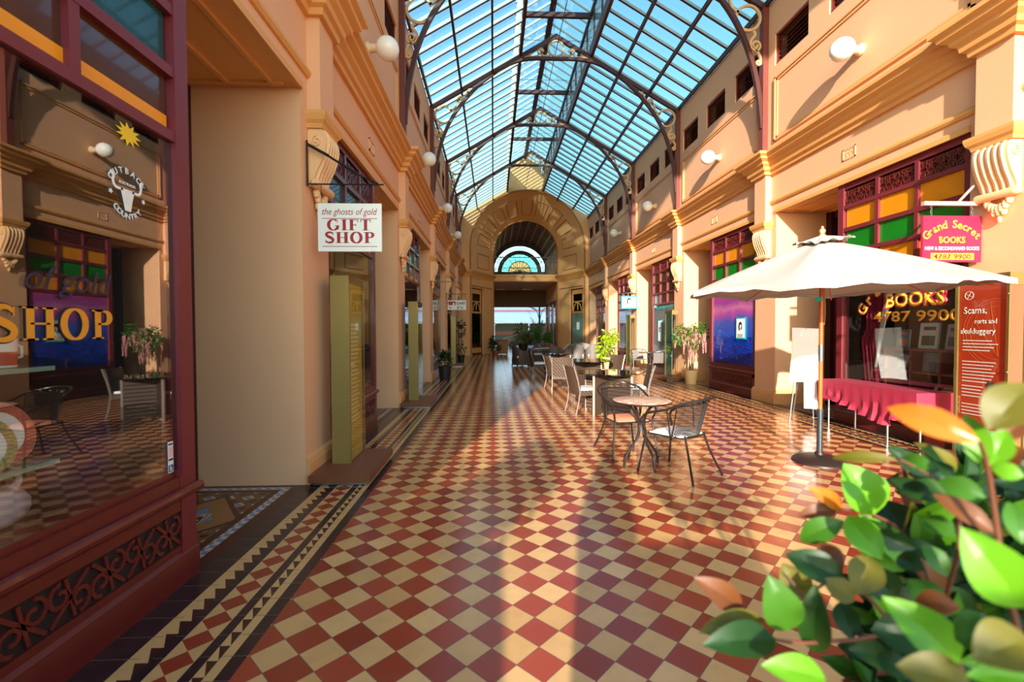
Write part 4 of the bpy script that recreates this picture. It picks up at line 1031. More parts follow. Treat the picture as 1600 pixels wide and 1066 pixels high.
for bpx, tpx, wpx, db, dt, c in leaves:
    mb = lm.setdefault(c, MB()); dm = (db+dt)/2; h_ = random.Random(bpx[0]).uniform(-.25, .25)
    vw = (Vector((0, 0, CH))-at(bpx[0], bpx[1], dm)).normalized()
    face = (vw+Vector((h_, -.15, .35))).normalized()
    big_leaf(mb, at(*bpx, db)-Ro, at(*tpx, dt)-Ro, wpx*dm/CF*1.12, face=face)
rnd = random.Random(21)
for i in range(900):
    px = rnd.uniform(1360, 1680); py = rnd.uniform(740, 1150); 
    if px < 1450-(py-760)*.42+rnd.uniform(-30, 40): continue
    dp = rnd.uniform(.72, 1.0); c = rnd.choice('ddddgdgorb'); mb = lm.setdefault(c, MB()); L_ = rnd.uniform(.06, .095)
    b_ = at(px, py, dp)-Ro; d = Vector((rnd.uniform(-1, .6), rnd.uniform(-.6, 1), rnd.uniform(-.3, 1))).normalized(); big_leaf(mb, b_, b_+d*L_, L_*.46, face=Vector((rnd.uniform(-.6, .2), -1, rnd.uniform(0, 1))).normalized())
for i in range(420):       # body of the shrub below and to the right of the frame
    a = rnd.uniform(0, 2*PI); q = rnd.uniform(0, .42); z = rnd.uniform(.75, 1.25-q*.3); p_ = Vector((q*math.cos(a)+.12, q*math.sin(a)*.75-.02, z)); w_ = p_+Ro
    if (w_-Vector((0, 0, CH))).length < .42: continue
    v = w_-Vector((0, 0, CH)); dz = v.dot(CFW)
    if dz > .05 and 533-CF*v.dot(CU)/dz < 1060 and 800+CF*v.dot(CR)/dz < 1560: continue
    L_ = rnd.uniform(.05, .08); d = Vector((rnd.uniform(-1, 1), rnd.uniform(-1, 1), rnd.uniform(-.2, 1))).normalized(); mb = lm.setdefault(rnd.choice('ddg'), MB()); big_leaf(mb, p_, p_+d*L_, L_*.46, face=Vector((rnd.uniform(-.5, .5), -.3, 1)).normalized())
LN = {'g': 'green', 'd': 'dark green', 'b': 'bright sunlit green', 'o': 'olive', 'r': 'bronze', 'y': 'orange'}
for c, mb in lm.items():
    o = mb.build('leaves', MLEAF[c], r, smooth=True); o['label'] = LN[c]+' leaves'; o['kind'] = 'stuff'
st = MB()
def br(pts, r0, r1):
    Q = smooth2([tuple(at(*p)-Ro) for p in pts], 5); n_ = len(Q); st.tube(Q, [(r0+(r1-r0)*i/(n_-1))*.62 for i in range(n_)], 6)
base = tuple(Vector((.05, 0, .72)))
br([(1490, 1200, .66), (1480, 1120, .70), (1400, 985, .70), (1318, 905, .70), (1258, 935, .70)], .008, .003)
br([(1400, 985, .70), (1330, 1000, .68), (1212, 1000, .66), (1160, 950, .70), (1158, 942, .70)], .005, .003)
br([(1540, 1200, .6), (1520, 1100, .62), (1470, 960, .66), (1425, 846, .76), (1365, 805, .78), (1310, 795, .80)], .007, .003)
br([(1630, 1200, .55), (1620, 1100, .5), (1570, 900, .5), (1545, 740, .48), (1530, 690, .46)], .007, .003)
br([(1470, 960, .66), (1500, 838, .58), (1475, 760, .62), (1400, 715, .64)], .005, .0025)
br([(1258, 935, .70), (1230, 900, .71)], .003, .002)
for i in range(7):
    a = i*.9; st.tube([(0, 0, .45), (.1*math.cos(a), .1*math.sin(a), .7), (.3*math.cos(a), .25*math.sin(a), .98)], [.012, .009, .004], 6)
st.build('branches', mat('red_brown_twig', (104, 58, 38), .6), r, smooth=True)
m = MB(); pot(m, .2, .27, .5); m.build('pot', POTC, r, smooth=True)
MB().lathe([(.24, .42), (.24, .46), (.01, .46)], seg=16).build('soil', SOIL, r)
# two planters and a stand-in figure behind the camera, whose shadows fall on the tiles
r2 = root('trough_planter', 'long trough of shrubs behind the camera on the left', 'potted plant', (-1.55, -.62, 0))
MB().prism([(-.9, .93), (.68, .93), (.815, .79), (.87, .72), (.89, .66), (.89, 0), (-.9, 0)], lambda u, v, w2: (u, w2, v), -.22, .22).build('trough', DBROWN, r2)
m = MB(); leaf_cloud(m, [((.46, 0, 1.42), (.36, .25, .34)), ((-.35, 0, 1.2), (.5, .25, .32)), ((.1, 0, 1.1), (.5, .2, .2))], 1900, .11, .055, 31); m.build('foliage', LDG, r2)
r2 = root('tub_shrub', 'tub with a small standard shrub behind the camera on the right', 'potted plant', (.34, -1.05, 0))
MB().box(-.46, .33, -.22, .22, 0, 1.04).build('tub', DBROWN, r2)
MB().tube([(-.05, 0, 1.0), (-.10, 0, 1.25), (-.12, 0, 1.45)], .016, 6).build('stem', BARK, r2)
m = MB(); leaf_cloud(m, [((-.02, 0, 1.50), (.24, .2, .14))], 330, .11, .05, 33); m.build('foliage', LDG, r2)
r2 = root('photographer_stand_in', 'unseen stand-in for the photographer, added behind the camera for its shadow', 'umbrella', (-.22, -.72, 0))  # parasol-like form added to cast a person's shadow on the tiles
MB().lathe([(.03, .02), (.03, .6), (.13, .62), (.17, .85), (.22, 1.05), (.20, 1.3), (.12, 1.5), (.05, 1.68), (.01, 1.74)], seg=16).build('canopy', CANVAS, r2, smooth=True)
MB().lathe([(.16, 0), (.16, .04), (.03, .06)], seg=20).build('base', DBROWN, r2)
# ------------------------------------------------------------------ wicker and mesh furniture
def weave(name, c1, c2, k=60):
    m = bpy.data.materials.new(name); m.use_nodes = True; n = m.node_tree; b = n.nodes['Principled BSDF']; N = NX(m)
    tc = n.nodes.new('ShaderNodeTexCoord'); sp = n.nodes.new('ShaderNodeSeparateXYZ'); n.links.new(tc.outputs['Object'], sp.inputs[0])
    q = N.m('ADD', N.m('ADD', sp.outputs[0], sp.outputs[1]), sp.outputs[2]); s1 = N.m('SINE', N.m('MULTIPLY', q, k*1.6))
    s2 = N.m('SINE', N.m('MULTIPLY', N.m('SUBTRACT', N.m('ADD', sp.outputs[0], sp.outputs[1]), sp.outputs[2]), k*5))
    f = N.m('MULTIPLY_ADD', s1, .42, N.m('MULTIPLY_ADD', s2, .08, .5)); n.links.new(N.mix(f, lin(c1), lin(c2)), b.inputs['Base Color']); b.inputs['Roughness'].default_value = .55
    bp = n.nodes.new('ShaderNodeBump'); bp.inputs['Strength'].default_value = .6; bp.inputs['Distance'].default_value = .004; n.links.new(f, bp.inputs['Height']); n.links.new(bp.outputs[0], b.inputs['Normal'])
    return m
WICK = weave('brown_wicker', (38, 27, 22), (98, 74, 56)); WICKD = weave('dark_wicker', (44, 34, 32), (86, 66, 58)); WICKG = weave('grey_wicker', (76, 70, 66), (124, 116, 110))
ALU = mat('aluminium_edge', (150, 138, 128), .4, metal=.4)
def dining_chair(label, x, y, rz_, wm=WICK, group='wicker dining chairs'):
    r = root('wicker_chair', label, 'chair', (x, y, 0), rz_, group)
    m = MB(); m.grid([[(u*.23, -.19-.10*t-.03*(1-u*u), .40+.45*t) for u in (-1, -.5, 0, .5, 1)] for t in (0, .3, .6, 1)], th=(0, .025, 0)); m.build('backrest', wm, r)
    m = MB(); m.box(-.23, .23, -.2, .24, .34, .43); m.build('seat', wm, r)
    m = MB(); m.box(-.2, .2, -.16, .22, .43, .47); m.build('cushion', WHITE, r)
    for s in (-1, 1):
        MB().tube([(s*.24, -.31, .86), (s*.24, -.23, .6), (s*.235, -.19, .40), (s*.235, -.22, .2), (s*.24, -.27, 0)], .012, 6).build('rear_leg', ALU, r)
        MB().tube([(s*.225, .22, .40), (s*.23, .235, 0)], .012, 6).build('front_leg', ALU, r)
    return r
def wicker_table(label, x, y, rz_, R, base_w, wm=WICK, top=True, group=None):
    r = root('glass_top_table', label, 'table', (x, y, 0), rz_, group)
    w_ = base_w/2
    m = MB()
    for s in (-1, 1):
        m.xf = Matrix.Rotation(s*PI/4, 4, 'Z'); m.box(-w_*1.41, w_*1.41, -.013, .013, .03, .70)
    m.build('woven_base', wm, r)
    for sx in (-1, 1):
        for sy in (-1, 1): MB().box(sx*w_-.018, sx*w_+.018, sy*w_-.018, sy*w_+.018, 0, .715).build('corner_post', ALU if wm is WICK else wm, r)
    m = MB(); m.lathe([(R-.01, .72), (R, .725), (R, .735), (R-.01, .74)], seg=40); m.build('glass_top', SMOKE if top else DBROWN, r)
    return r
def tub_chair(label, x, y, rz_, wm, group, sc=1.0, wide=1.0):
    """rounded woven tub armchair; sitter looks along +y"""
    r = root('wicker_armchair', label, 'armchair', (x, y, 0), rz_, group)
    G = []; n_ = 18
    for j in range(6):
        t = j/5; row = []
        for i in range(n_+1):
            a = PI+ (PI*i/n_); c_, s_ = math.cos(a), math.sin(a)
            hz = .60+.24*max(0, -s_)**1.5; z = .06+(hz-.06)*t; k = .92+.10*t
            row.append((c_*.33*k*wide, s_*.33*k+.04, z))
        row = [(row[0][0], .30, row[0][2]-.0)]+row+[(row[-1][0], .30, row[-1][2])]
        G.append(row)
    m = MB(); m.grid(G); m.grid([[((q[0])*.86, q[1]*.86+.02, q[2]) for q in row] for row in G])
    top = G[-1]; ins = [((q[0])*.86, q[1]*.86+.02, q[2]) for q in top]; m.grid([top, ins]); m.grid([[g[0] for g in G], [((g[0][0])*.86, g[0][1]*.86+.02, g[0][2]) for g in G]]); m.grid([[g[-1] for g in G], [((g[-1][0])*.86, g[-1][1]*.86+.02, g[-1][2]) for g in G]])
    m.build('shell', wm, r, smooth=True)
    m = MB(); m.tube([(q[0]*.93, q[1]*.93+.01, q[2]+.005) for q in top], .03, 8); m.build('rim', wm, r, smooth=True)
    m = MB(); m.box(-.28*wide, .28*wide, -.2, .3, .08, .36); m.build('seat', wm, r)
    m = MB(); m.box(-.26*wide, .26*wide, -.2, .3, .36, .43); m.build('cushion', mat('cream_cushion', (222, 210, 196), .8), r)
    for sx in (-1, 1):
        for sy in (-.2, .27): MB().box(sx*.26*wide-.02, sx*.26*wide+.02, sy-.02, sy+.02, 0, .08).build('foot', wm, r)
    return r
H = PI/2
wicker_table('round glass topped table with a woven base, nearest of the wicker tables', 2.05, 8.14, 0, .58, .66)
dining_chair('woven chair on the left side of the nearest wicker table, seen edge on', 1.63, 8.18, -H+.25)
dining_chair('woven chair on the right side of the nearest wicker table', 2.60, 8.30, H-.15)
wicker_table('round glass topped wicker table, second from the camera', 2.27, 11.3, 0, .70, .66)
dining_chair('woven chair with its back to the camera, left of the second wicker table', 1.63, 10.85, -.12)
dining_chair('woven chair with a white seat edge behind the one with its back to the camera', 1.62, 11.55, -H+.25)
dining_chair('brown woven chair on the right side of the second wicker table', 2.92, 11.45, H+.5)
wicker_table('shaded wicker table, third from the camera', 2.05, 14.45, 0, .42, .66)
dining_chair('dark woven chair at the left of the third wicker table', 1.40, 14.35, -H+.15, WICKD)
tub_chair('dark brown wicker armchair in the shade at the left end of the furniture row', 1.06, 18.9, -H+.35, WICKD, 'dark wicker armchairs', wide=1.1)
tub_chair('dark brown wicker armchair with its back to the camera in front of the dark table', 2.30, 17.3, 0.05, WICKD, 'dark wicker armchairs', wide=1.25)
tub_chair('dark brown wicker armchair behind the dark table', 2.1, 20.9, PI, WICKD, 'dark wicker armchairs')
tub_chair('dark brown wicker armchair on the right holding loose papers', 3.0, 19.1, H-.2, WICKD, 'dark wicker armchairs')
r = root('outdoor_table', 'square dark wicker table with white place mats', 'table', (2.0, 19.1, 0))
m = MB(); m.box(-.5, .5, -.5, .5, .66, .72); m.build('tabletop', WICKD, r)
for sx in (-1, 1):
    for sy in (-1, 1): MB().box(sx*.46-.04, sx*.46+.04, sy*.46-.04, sy*.46+.04, 0, .66).build('leg', WICKD, r)
for i, (x, y) in enumerate(((1.85, 18.85), (2.2, 19.35))): tag(MB().box(x-.16, x+.16, y-.11, y+.11, .721, .73).build('place_mat', PAPER), 'white place mat on the square dark table, %s' % ('nearer' if i == 0 else 'farther'), 'place mat', 'white place mats')
o = MB(); o.grid([[(2.82, 19.0, .60), (3.10, 18.9, .90)], [(2.95, 19.3, .60), (3.25, 19.2, .88)]], th=(0, 0, .01)); tag(o.build('newspaper', PAPER), 'white newspaper propped in the right dark wicker armchair', 'newspaper')
for i, (x, y, a, lab) in enumerate(((3.64, 19.9, 0, 'pale grey wicker tub chair with its back to the camera, left of the pair'), (4.38, 20.0, 0, 'pale grey wicker tub chair, right of the pair beside the lime plant'))):
    tub_chair(lab, x, y, a, WICKG, 'pale grey wicker tub chairs')
tub_chair('wide pale grey wicker sofa behind the two tub chairs', 4.25, 22.0, PI, WICKG, 'pale grey wicker sofas', wide=2.1)

def mesh_chair(label, x, y, rz_, cushm, group='black mesh iron armchairs', fine=30):
    """wrought iron armchair with expanded-mesh seat and curved back; sitter looks along +y"""
    r = root('iron_armchair', label, 'chair', (x, y, 0), rz_, group)
    def backp(u, t):   # u -1..1 across, t 0..1 up
        a = u*.95; R_ = .27+.03*t; return (R_*math.sin(a)*1.05, .07-R_*math.cos(a)*1.05-.06*t+.02, .42+.34*t)
    m = MB(); U = [-1+2*i/fine for i in range(fine+1)]
    for i in range(-fine//1, fine+1, 1):
        pts = []
        for sgn in (1, -1):
            pts = []
            for k in range(9):
                t = k/8; u = -1+2*(i/fine)+sgn*t*.9+ (0 if sgn > 0 else .9)
                if -1 <= u <= 1: pts.append(backp(u, t))
            if len(pts) > 1: m.tube(pts, .003, 3)
    for i in range(1, 9): m.tube([backp(u/6-1, i/9) for u in range(13)], .0028, 3)
    m.build('mesh_back', BLACKI, r)
    m = MB(); m.tube([backp(-1, 0)]+[backp(-1, t/4) for t in range(1, 5)]+[backp(-1+u/6, 1) for u in range(1, 13)]+[backp(1, 1-t/4) for t in range(1, 5)]+[backp(1-u/6, 0) for u in range(1, 13)], .008, 6, closed=True)
    m.build('back_frame', BLACKI, r, smooth=True)
    m = MB(); G = []
    for i in range(13):
        v = -.2+.42*i/12; m.tube([(-.22, v, .415), (0, v, .405), (.22, v, .415)], .0022, 3); m.tube([(-.22+.44*i/12, -.2, .415), (-.22+.44*i/12, .22, .412)], .0022, 3)
    m.tube([(-.22, -.17, .42), (-.23, .2, .42), (-.18, .24, .415), (.18, .24, .415), (.23, .2, .42), (.22, -.17, .42), (0, -.22, .42)], .009, 6, closed=True); m.build('mesh_seat', BLACKI, r)
    m = MB(); Gc = []
    for i in range(9):
        row = []
        for j in range(9):
            u, v = -1+i/4, -1+j/4; e = (1-u**4)*(1-v**4); row.append((u*.205, .02+v*.195, .425+.035*e**.4))
        Gc.append(row)
    m.grid(Gc); m.box(-.2, .2, -.17, .21, .418, .43); m.build('cushion', cushm, r, smooth=True)
    # rail from one arm round the back to the other
    rail = smooth2([(-.26, .24, .60), (-.275, .15, .645), (-.295, -.05, .70), (-.27, -.20, .77), (-.14, -.335, .815), (0, -.36, .825), (.14, -.335, .815), (.27, -.20, .77), (.295, -.05, .70), (.275, .15, .645), (.26, .24, .60)], 5)
    m = MB(); m.tube(rail, .0125, 8); m.build('arm_rail', BLACKI, r, smooth=True)
    m = MB()
    for i in range(7):
        a = -.8+i*.27; c = (.30*math.sin(a)*1.02, .09-.35*math.cos(a)*1.18+.02, .79); m.tube([(c[0]+.022*math.cos(k*PI/4), c[1], c[2]+.022*math.sin(k*PI/4)) for k in range(8)], .004, 4, closed=True)
        m.tube([(c[0], c[1], .765), (c[0]*1.0, c[1]-.02, .815)], .004, 4)
    m.build('scroll_band', BLACKI, r)
    for s in (-1, 1):
        FT = [None, None]; FT[0] = MB().tube(smooth2([(s*.26, .24, .60), (s*.262, .27, .54), (s*.235, .23, .44), (s*.25, .25, .28), (s*.285, .29, .015)], 4), .0115, 6).build('front_leg', BLACKI, r, smooth=True)
        MB().tube(smooth2([(s*.24, -.02, .695), (s*.22, -.05, .42)], 3), .008, 6).build('arm_support', BLACKI, r)
        FT[1] = MB().tube(smooth2([(s*.17, -.18, .44), (s*.20, -.24, .25), (s*.27, -.33, .015)], 4), .0115, 6).build('rear_leg', BLACKI, r, smooth=True)
        for fy, fx in ((.29, .285), (-.33, .27)): MB().ball((s*fx, fy, .014), .016, 8, (1, 1, .85)).build('foot', BLACKI, FT[0 if fy > 0 else 1])
    return r
mesh_chair('black iron mesh armchair with a white cushion, right of the mosaic table', 1.92, 4.68, .62, WHITE)
mesh_chair('black iron mesh armchair with a salmon cushion, behind and left of the mosaic table', 1.60, 5.50, PI+.15, mat('salmon_cushion', (226, 140, 104), .8, var=.1))
MOS = mat('mosaic_tabletop', (216, 174, 146), .4, var=.02)
_n = MOS.node_tree; _v = _n.nodes.new('ShaderNodeTexVoronoi'); _v.inputs['Scale'].default_value = 26; _tc = [x for x in _n.nodes if x.type == 'TEX_COORD'][0]
_r = _n.nodes.new('ShaderNodeValToRGB'); _n.links.new(_tc.outputs['Object'], _v.inputs['Vector']); _n.links.new(_v.outputs['Color'], _r.inputs[0]); _n.links.new(_r.outputs[0], _n.nodes['Principled BSDF'].inputs['Base Color'])
_r.color_ramp.elements[0].color = lin((176, 104, 82))+(1,); _r.color_ramp.elements[1].color = lin((236, 206, 178))+(1,)
r = root('mosaic_table', 'small round mosaic topped bistro table on four curved iron legs', 'table', (1.62, 4.95, 0))
m = MB(); m.lathe([(.28, .705), (.305, .705), (.312, .715), (.312, .722), (.30, .726), (.01, .727)], seg=40); m.build('tabletop', MOS, r, smooth=True)
m = MB(); m.tube([(.308*math.cos(a*PI/18), .308*math.sin(a*PI/18), .712) for a in range(36)], .011, 6, closed=True); m.build('rim', BLACKI, r, smooth=True)
for k in range(4):
    a = k*H+.35; c_, s_ = math.cos(a), math.sin(a)
    pr = smooth2([(.24, .70), (.15, .665), (.06, .56), (.035, .44), (.05, .33), (.13, .22), (.20, .13), (.225, .015)], 4)
    lg = MB().tube([(q*c_, q*s_, z) for q, z in pr], .0135, 8).build('leg', BLACKI, r, smooth=True); MB().ball((.225*c_, .225*s_, .014), .016, 8).build('foot', BLACKI, lg)
m = MB(); m.tube([(.04*math.cos(a*PI/6), .04*math.sin(a*PI/6), .44) for a in range(12)], .008, 5, closed=True); m.lathe([(.022, .38), (.022, .48)], seg=10); m.build('collar', STEEL, r)

def bistro_chair(label, x, y, rz_):
    r = root('bistro_chair', label, 'chair', (x, y, 0), rz_, 'aluminium bistro chairs')
    MB().tube(smooth2([(-.24, .2, .66), (-.26, -.05, .68), (-.24, -.24, .76), (0, -.3, .80), (.24, -.24, .76), (.26, -.05, .68), (.24, .2, .66)], 4), .014, 6).build('arm_rail', GREYI, r, smooth=True)
    m = MB(); m.grid([[(u*.2, -.22-.06*t-.02*(1-u*u), .46+.3*t) for u in (-1, 0, 1)] for t in (0, .5, 1)], th=(0, .012, 0)); m.build('backrest', WICKG, r)
    MB().box(-.22, .22, -.2, .22, .43, .455).build('seat', WICKG, r)
    for s in (-1, 1):
        MB().tube([(s*.24, .2, .66), (s*.24, .22, .44), (s*.25, .26, 0)], .013, 6).build('front_leg', GREYI, r); MB().tube([(s*.2, -.2, .44), (s*.25, -.28, 0)], .013, 6).build('rear_leg', GREYI, r)
def bistro_table(label, x, y):
    r = root('bistro_table', label, 'table', (x, y, 0), 0, 'small metal bistro tables')
    MB().lathe([(.33, .71), (.34, .72), (.34, .735), (.01, .737)], seg=28).build('tabletop', GREYI, r)
    MB().lathe([(.03, .05), (.03, .71)], seg=10).build('pedestal', GREYI, r)
    for k in range(4):
        a = k*H+.4; MB().tube([(0, 0, .12), (.2*math.cos(a), .2*math.sin(a), .06), (.3*math.cos(a), .3*math.sin(a), .012)], .014, 6).build('foot', GREYI, r)
bistro_table('metal bistro table in front of the white hair salon window', 5.22, 15.2)
bistro_chair('metal bistro chair facing the camera behind the salon window table', 5.15, 16.0, PI-.1); bistro_chair('metal bistro chair right of the salon window table', 5.30, 14.5, -.2)
bistro_table('metal bistro table beside the lime plant', 5.02, 19.2); bistro_chair('metal bistro chair facing the camera behind the lime plant table', 5.1, 20.1, PI-.2); bistro_chair('metal bistro chair in front of the lime plant table', 4.66, 18.4, -.5)

# ------------------------------------------------------------------ big cream market umbrella
UX, UY = 3.66, 4.98
r = root('market_umbrella', 'large cream canvas market umbrella on a timber pole', 'umbrella', (UX, UY, 0))
MB().lathe([(.022, .5), (.022, 2.52)], seg=14).build('pole', WOODO, r, smooth=True)
m = MB(); m.lathe([(.031, .06), (.031, .56), (.034, .56), (.034, .60), (.024, .60)], seg=14); m.build('sleeve', GREYI, r, smooth=True)
m = MB(); m.tube([(-.03, 0, .50), (-.075, 0, .50)], .006, 6); m.ball((-.08, 0, .50), .013, 8); m.tube([(-.03, 0, .58), (-.06, .0, .60)], .004, 5); m.build('clamp_screw', STEEL, r)
MB().lathe([(.275, 0), (.272, .02), (.24, .045), (.15, .075), (.05, .09), (.04, .12), (.01, .12)], seg=36).build('base', DBROWN, r, smooth=True)
MB().lathe([(.025, 1.14), (.0255, 1.14), (.0255, 1.32), (.025, 1.32)], seg=14).build('joint_ferrule', STEEL, r, smooth=True)
NR = 8; CRr, CZ0, CZ1 = 1.43, 2.47, 1.925
angs = [math.radians(a) for a in (4, 49, 94, 139, 184, 226, 274, 319)]
tipz = [.03, .03, .02, .01, -.02, -.045, -.01, .03]; tipr = [1, 1, 1, 1, 1.05, 1.03, .95, 1.04]
def canopy(th, zoff=0, r0=.05, R_=CRr, z0=CZ0, z1=CZ1, rows=10, seg=8, scal=.055, ruff=0):
    G = []
    for j in range(rows+1):
        t = j/rows; row = []
        for i in range(NR):
            a0, a1 = angs[i], angs[(i+1) % NR]+(2*PI if i == NR-1 else 0)
            for k in range(seg):
                f = k/seg; a = a0+(a1-a0)*f; b = (1-2*f)
                chord = math.cos((a1-a0)/2)/math.cos((a1-a0)/2-(a1-a0)*f)      # straight panel edge between the ribs
                rr = (r0+(R_-r0)*t)*(chord*(1-.04*math.sin(PI*f)))*(tipr[i]*(1-f)+tipr[(i+1) % NR]*f)
                z = z0+(z1-z0)*(t**1.12)-.02*math.sin(PI*f)*math.sin(PI*t)+(.03*math.sin(PI*f)*t**6)
                z += (tipz[i]*(1-f)+tipz[(i+1) % NR]*f)*t
                row.append((rr*math.cos(a), rr*math.sin(a), z+zoff+ruff*math.sin(f*2*PI*2)*t))
        row.append(row[0]); G.append(row)
    return G
m = MB(); m.grid(canopy(0), th=(0, 0, -.003)); m.build('canopy', CANVAS, r, smooth=True)
m = MB(); G = canopy(0); rim = G[-1]; m.grid([rim, [(x*1.003, y*1.003, z-.045+.012*math.sin(i*1.9)) for i, (x, y, z) in enumerate(rim)]], th=(0, 0, .002)); m.build('valance', CANVAS, r, smooth=True)
m = MB(); m.grid(canopy(0, r0=.02, R_=.29, z0=2.535, z1=2.45, rows=5, ruff=.012)); m.build('vent_cap', CANVAS, r, smooth=True)
m = MB(); m.lathe([(.03, 2.52), (.035, 2.54), (.018, 2.555), (.032, 2.58), (.03, 2.60), (.012, 2.615), (.016, 2.63), (.002, 2.645)], seg=14); m.build('finial', mat('pale_turned_wood', (208, 150, 112), .5), r, smooth=True)
for a in angs:
    rb = MB().tube([(.03*math.cos(a), .03*math.sin(a), 2.40), (CRr*.5*math.cos(a), CRr*.5*math.sin(a), 2.13), (CRr*.95*math.cos(a), CRr*.95*math.sin(a), CZ1-.035)], .008, 5).build('rib', WOODO, r)
    MB().tube([(.04*math.cos(a), .04*math.sin(a), 2.0), (.7*math.cos(a), .7*math.sin(a), 2.12)], .008, 5).build('strut', WOODO, rb)
m = MB(); m.tube(smooth2([(.03, .0, 1.98), (.06, .02, 1.7), (.03, .0, 1.55), (-.02, -.02, 1.85)], 5), .004, 4); m.build('cord', mat('cord', (170, 140, 90), .8), r)
m = MB(); m.box(-.1, -.03, -.05, -.045, 1.80, 1.85); o = m.build('label', TEAL, r)

# ------------------------------------------------------------------ cloth-covered table, easel board
r = root('display_table', 'narrow table with thin steel legs under the maroon cloth', 'table', (5.30, 6.1, 0))
MB().box(-.20, .22, -.78, .78, .68, .71).build('tabletop', WOODR, r)
for x, y in ((-.12, .76), (.19, .62), (-.14, -.32), (-.10, -.74)): MB().lathe([(.013, 0), (.013, .68)], (x, y, 0), 8).build('leg', STEEL, r)
o = MB(); x0, x1, y0, y1 = 5.07, 5.54, 5.28, 6.92; n_ = 30
per = [(x0, y0+(y1-y0)*i/n_) for i in range(n_+1)][::-1]+[(x0+(x1-x0)*i/8, y0) for i in range(1, 9)]+[(x1, y0+(y1-y0)*i/n_) for i in range(1, n_+1)]+[(x1-(x1-x0)*i/8, y1) for i in range(1, 8)]
rnd = random.Random(4)
rows = []
cxm, cym = (x0+x1)/2, (y0+y1)/2; nper = len(per)
for j in range(13):
    t = j/12; row = []
    for i, (x, y) in enumerate(per):
        nx = -1 if x <= x0+.001 else (1 if x >= x1-.001 else 0); ny = -1 if y <= y0+.001 else (1 if y >= y1-.001 else 0)
        l_ = math.hypot(nx, ny) or 1; nx /= l_; ny /= l_
        drop = .38+.10*math.sin((y-y0)*2.4+1.0)*(1 if nx < 0 else .4); drop = max(.2, drop-(.10 if (y < y0+.35) else 0))
        f = .02*math.sin(i*2.1)*t+.012*math.sin(i*3.7)*t
        if t > .72: f += .035*math.sin(i*4.3)*(t-.72)/.28+.02*(t-.72)/.28
        row.append((x+nx*(.008+f), y+ny*(.008+f), .722-drop*t))
    row.append(row[0]); rows.append(row)
o.grid(rows, th=(0, 0, .0)) if False else o.grid(rows)
top = [[(x0+(x1-x0)*i/4-(.0), y0+(y1-y0)*j/10, .722) for i in range(5)] for j in range(11)]; o.grid(top)
o2 = o.build('tablecloth', CLOTH, smooth=True); tag(o2, 'crumpled maroon tablecloth with a ruffled hem on the book shop table', 'tablecloth')
r = root('easel_board', 'blank white paper board on an easel behind the umbrella pole', 'easel', (4.94, 7.06, 0))
m = MB(); m.grid([[(-.19, 0.05, 1.52), (.27, 0.02, 1.50)], [(-.20, .03, 1.2), (.265, .0, 1.2)], [(-.26, -.0, .66), (.19, -.03, .66)]], th=(0, .006, 0)); m.build('upper_sheet', PAPER, r)
m = MB(); m.grid([[(-.0, .03, .66), (.2, .02, .66)], [(-.02, -.01, .24), (.215, .0, .22)]], th=(0, .006, 0)); m.build('lower_sheet', PAPER, r)
for x0_, x1_, yb in ((-.05, -.2, .05), (.1, .2, .05), (.03, .05, .35)): MB().tube([(x0_, .04, 1.5), (x1_, yb+.03, 0)], .011, 6).build('leg', STEEL, r)

# ------------------------------------------------------------------ brass information stands
def panel_stand(label, x, y, sg, k, text=None):
    r = root('information_stand', label, 'information stand', (x, y, 0), 0, 'brass framed information panels')
    M_ = lambda a, b: (min(sg*a, sg*b), max(sg*a, sg*b))
    # x = 0 is the aisle-side face of the slab, the slab goes towards the wall (-sg)
    m = MB(); a, b = M_(-.28, .30); m.box(a, b, -.42, .60, .035, .105); m.build('timber_base', WOODR, r)
    a, b = M_(-.25, .27); MB().box(a, b, -.39, .57, .006, .035).build('base_strip', STEEL, r)
    a, b = M_(-.19, -.0); m = MB(); e0, e1 = ((-.015, .015), (.505, .535)) if sg > 0 else ((.505, .535), (-.015, .015)); m.box(a, b, e0[0], e0[1], .105, 2.07); m.box(a, b, e1[0], e1[1], 1.94, 2.07); m.box(a, b, 0, .52, 2.0, 2.07)
    for xx in (a+.004, b-.004): m.box(xx-.004, xx+.004, e1[0]+.004, e1[1]-.004, .105, 1.94)
    m.build('frame', BRASS, r)
    a, b = M_(-.034, -.02); c = PCOL[k]; MB().box(a, b, .017, .503, .11, 2.0).build('panel', c, r)
    a, b = M_(-.185, -.01); MB().box(a, b, e1[0]+.008, e1[0]+.014, .11, 1.94).build('end_glass', PANEG, r)
    a, b = M_(0, .008); MB().box(a, b, -.012, .53, .105, 2.07).build('glass', PANEG, r)
    for z in (.25, 1.05, 1.85):
        MB().lathe([(.009, 0), (.012, .004), (.009, .008)] , (sg*.008, .0, z), 8, axis='x').build('stud', STEEL, r)
    return r
PANEG = glass('panel_glass', (.98, .98, .96), .05, 0, .6)
PCOL = [mat('yellow_print_panel', (196, 164, 56), .5, var=.1), mat('teal_print_panel', (18, 98, 94), .5, var=.1), mat('rust_print_panel', (186, 58, 26), .45, var=.08), mat('olive_print_panel', (130, 128, 50), .5)]
s0 = panel_stand('brass and olive panel stand beneath the gift shop sign', -1.50, 4.85, 1, 0)
panel_stand('tall brass panel stand, second on the left side', -1.50, 9.20, 1, 3)
panel_stand('narrow yellow panel stand far along the left side', -1.56, 19.0, 1, 0)
s1 = panel_stand('rust red panel stand about scams and skulduggery beside the book shop', 5.22, 4.45, -1, 2)
panel_stand('teal panel stand beside the potted wisteria', 5.27, 13.36, -1, 1)
panel_stand('olive panel stand beneath the teal framed hanging sign', 5.30, 17.6, -1, 3)
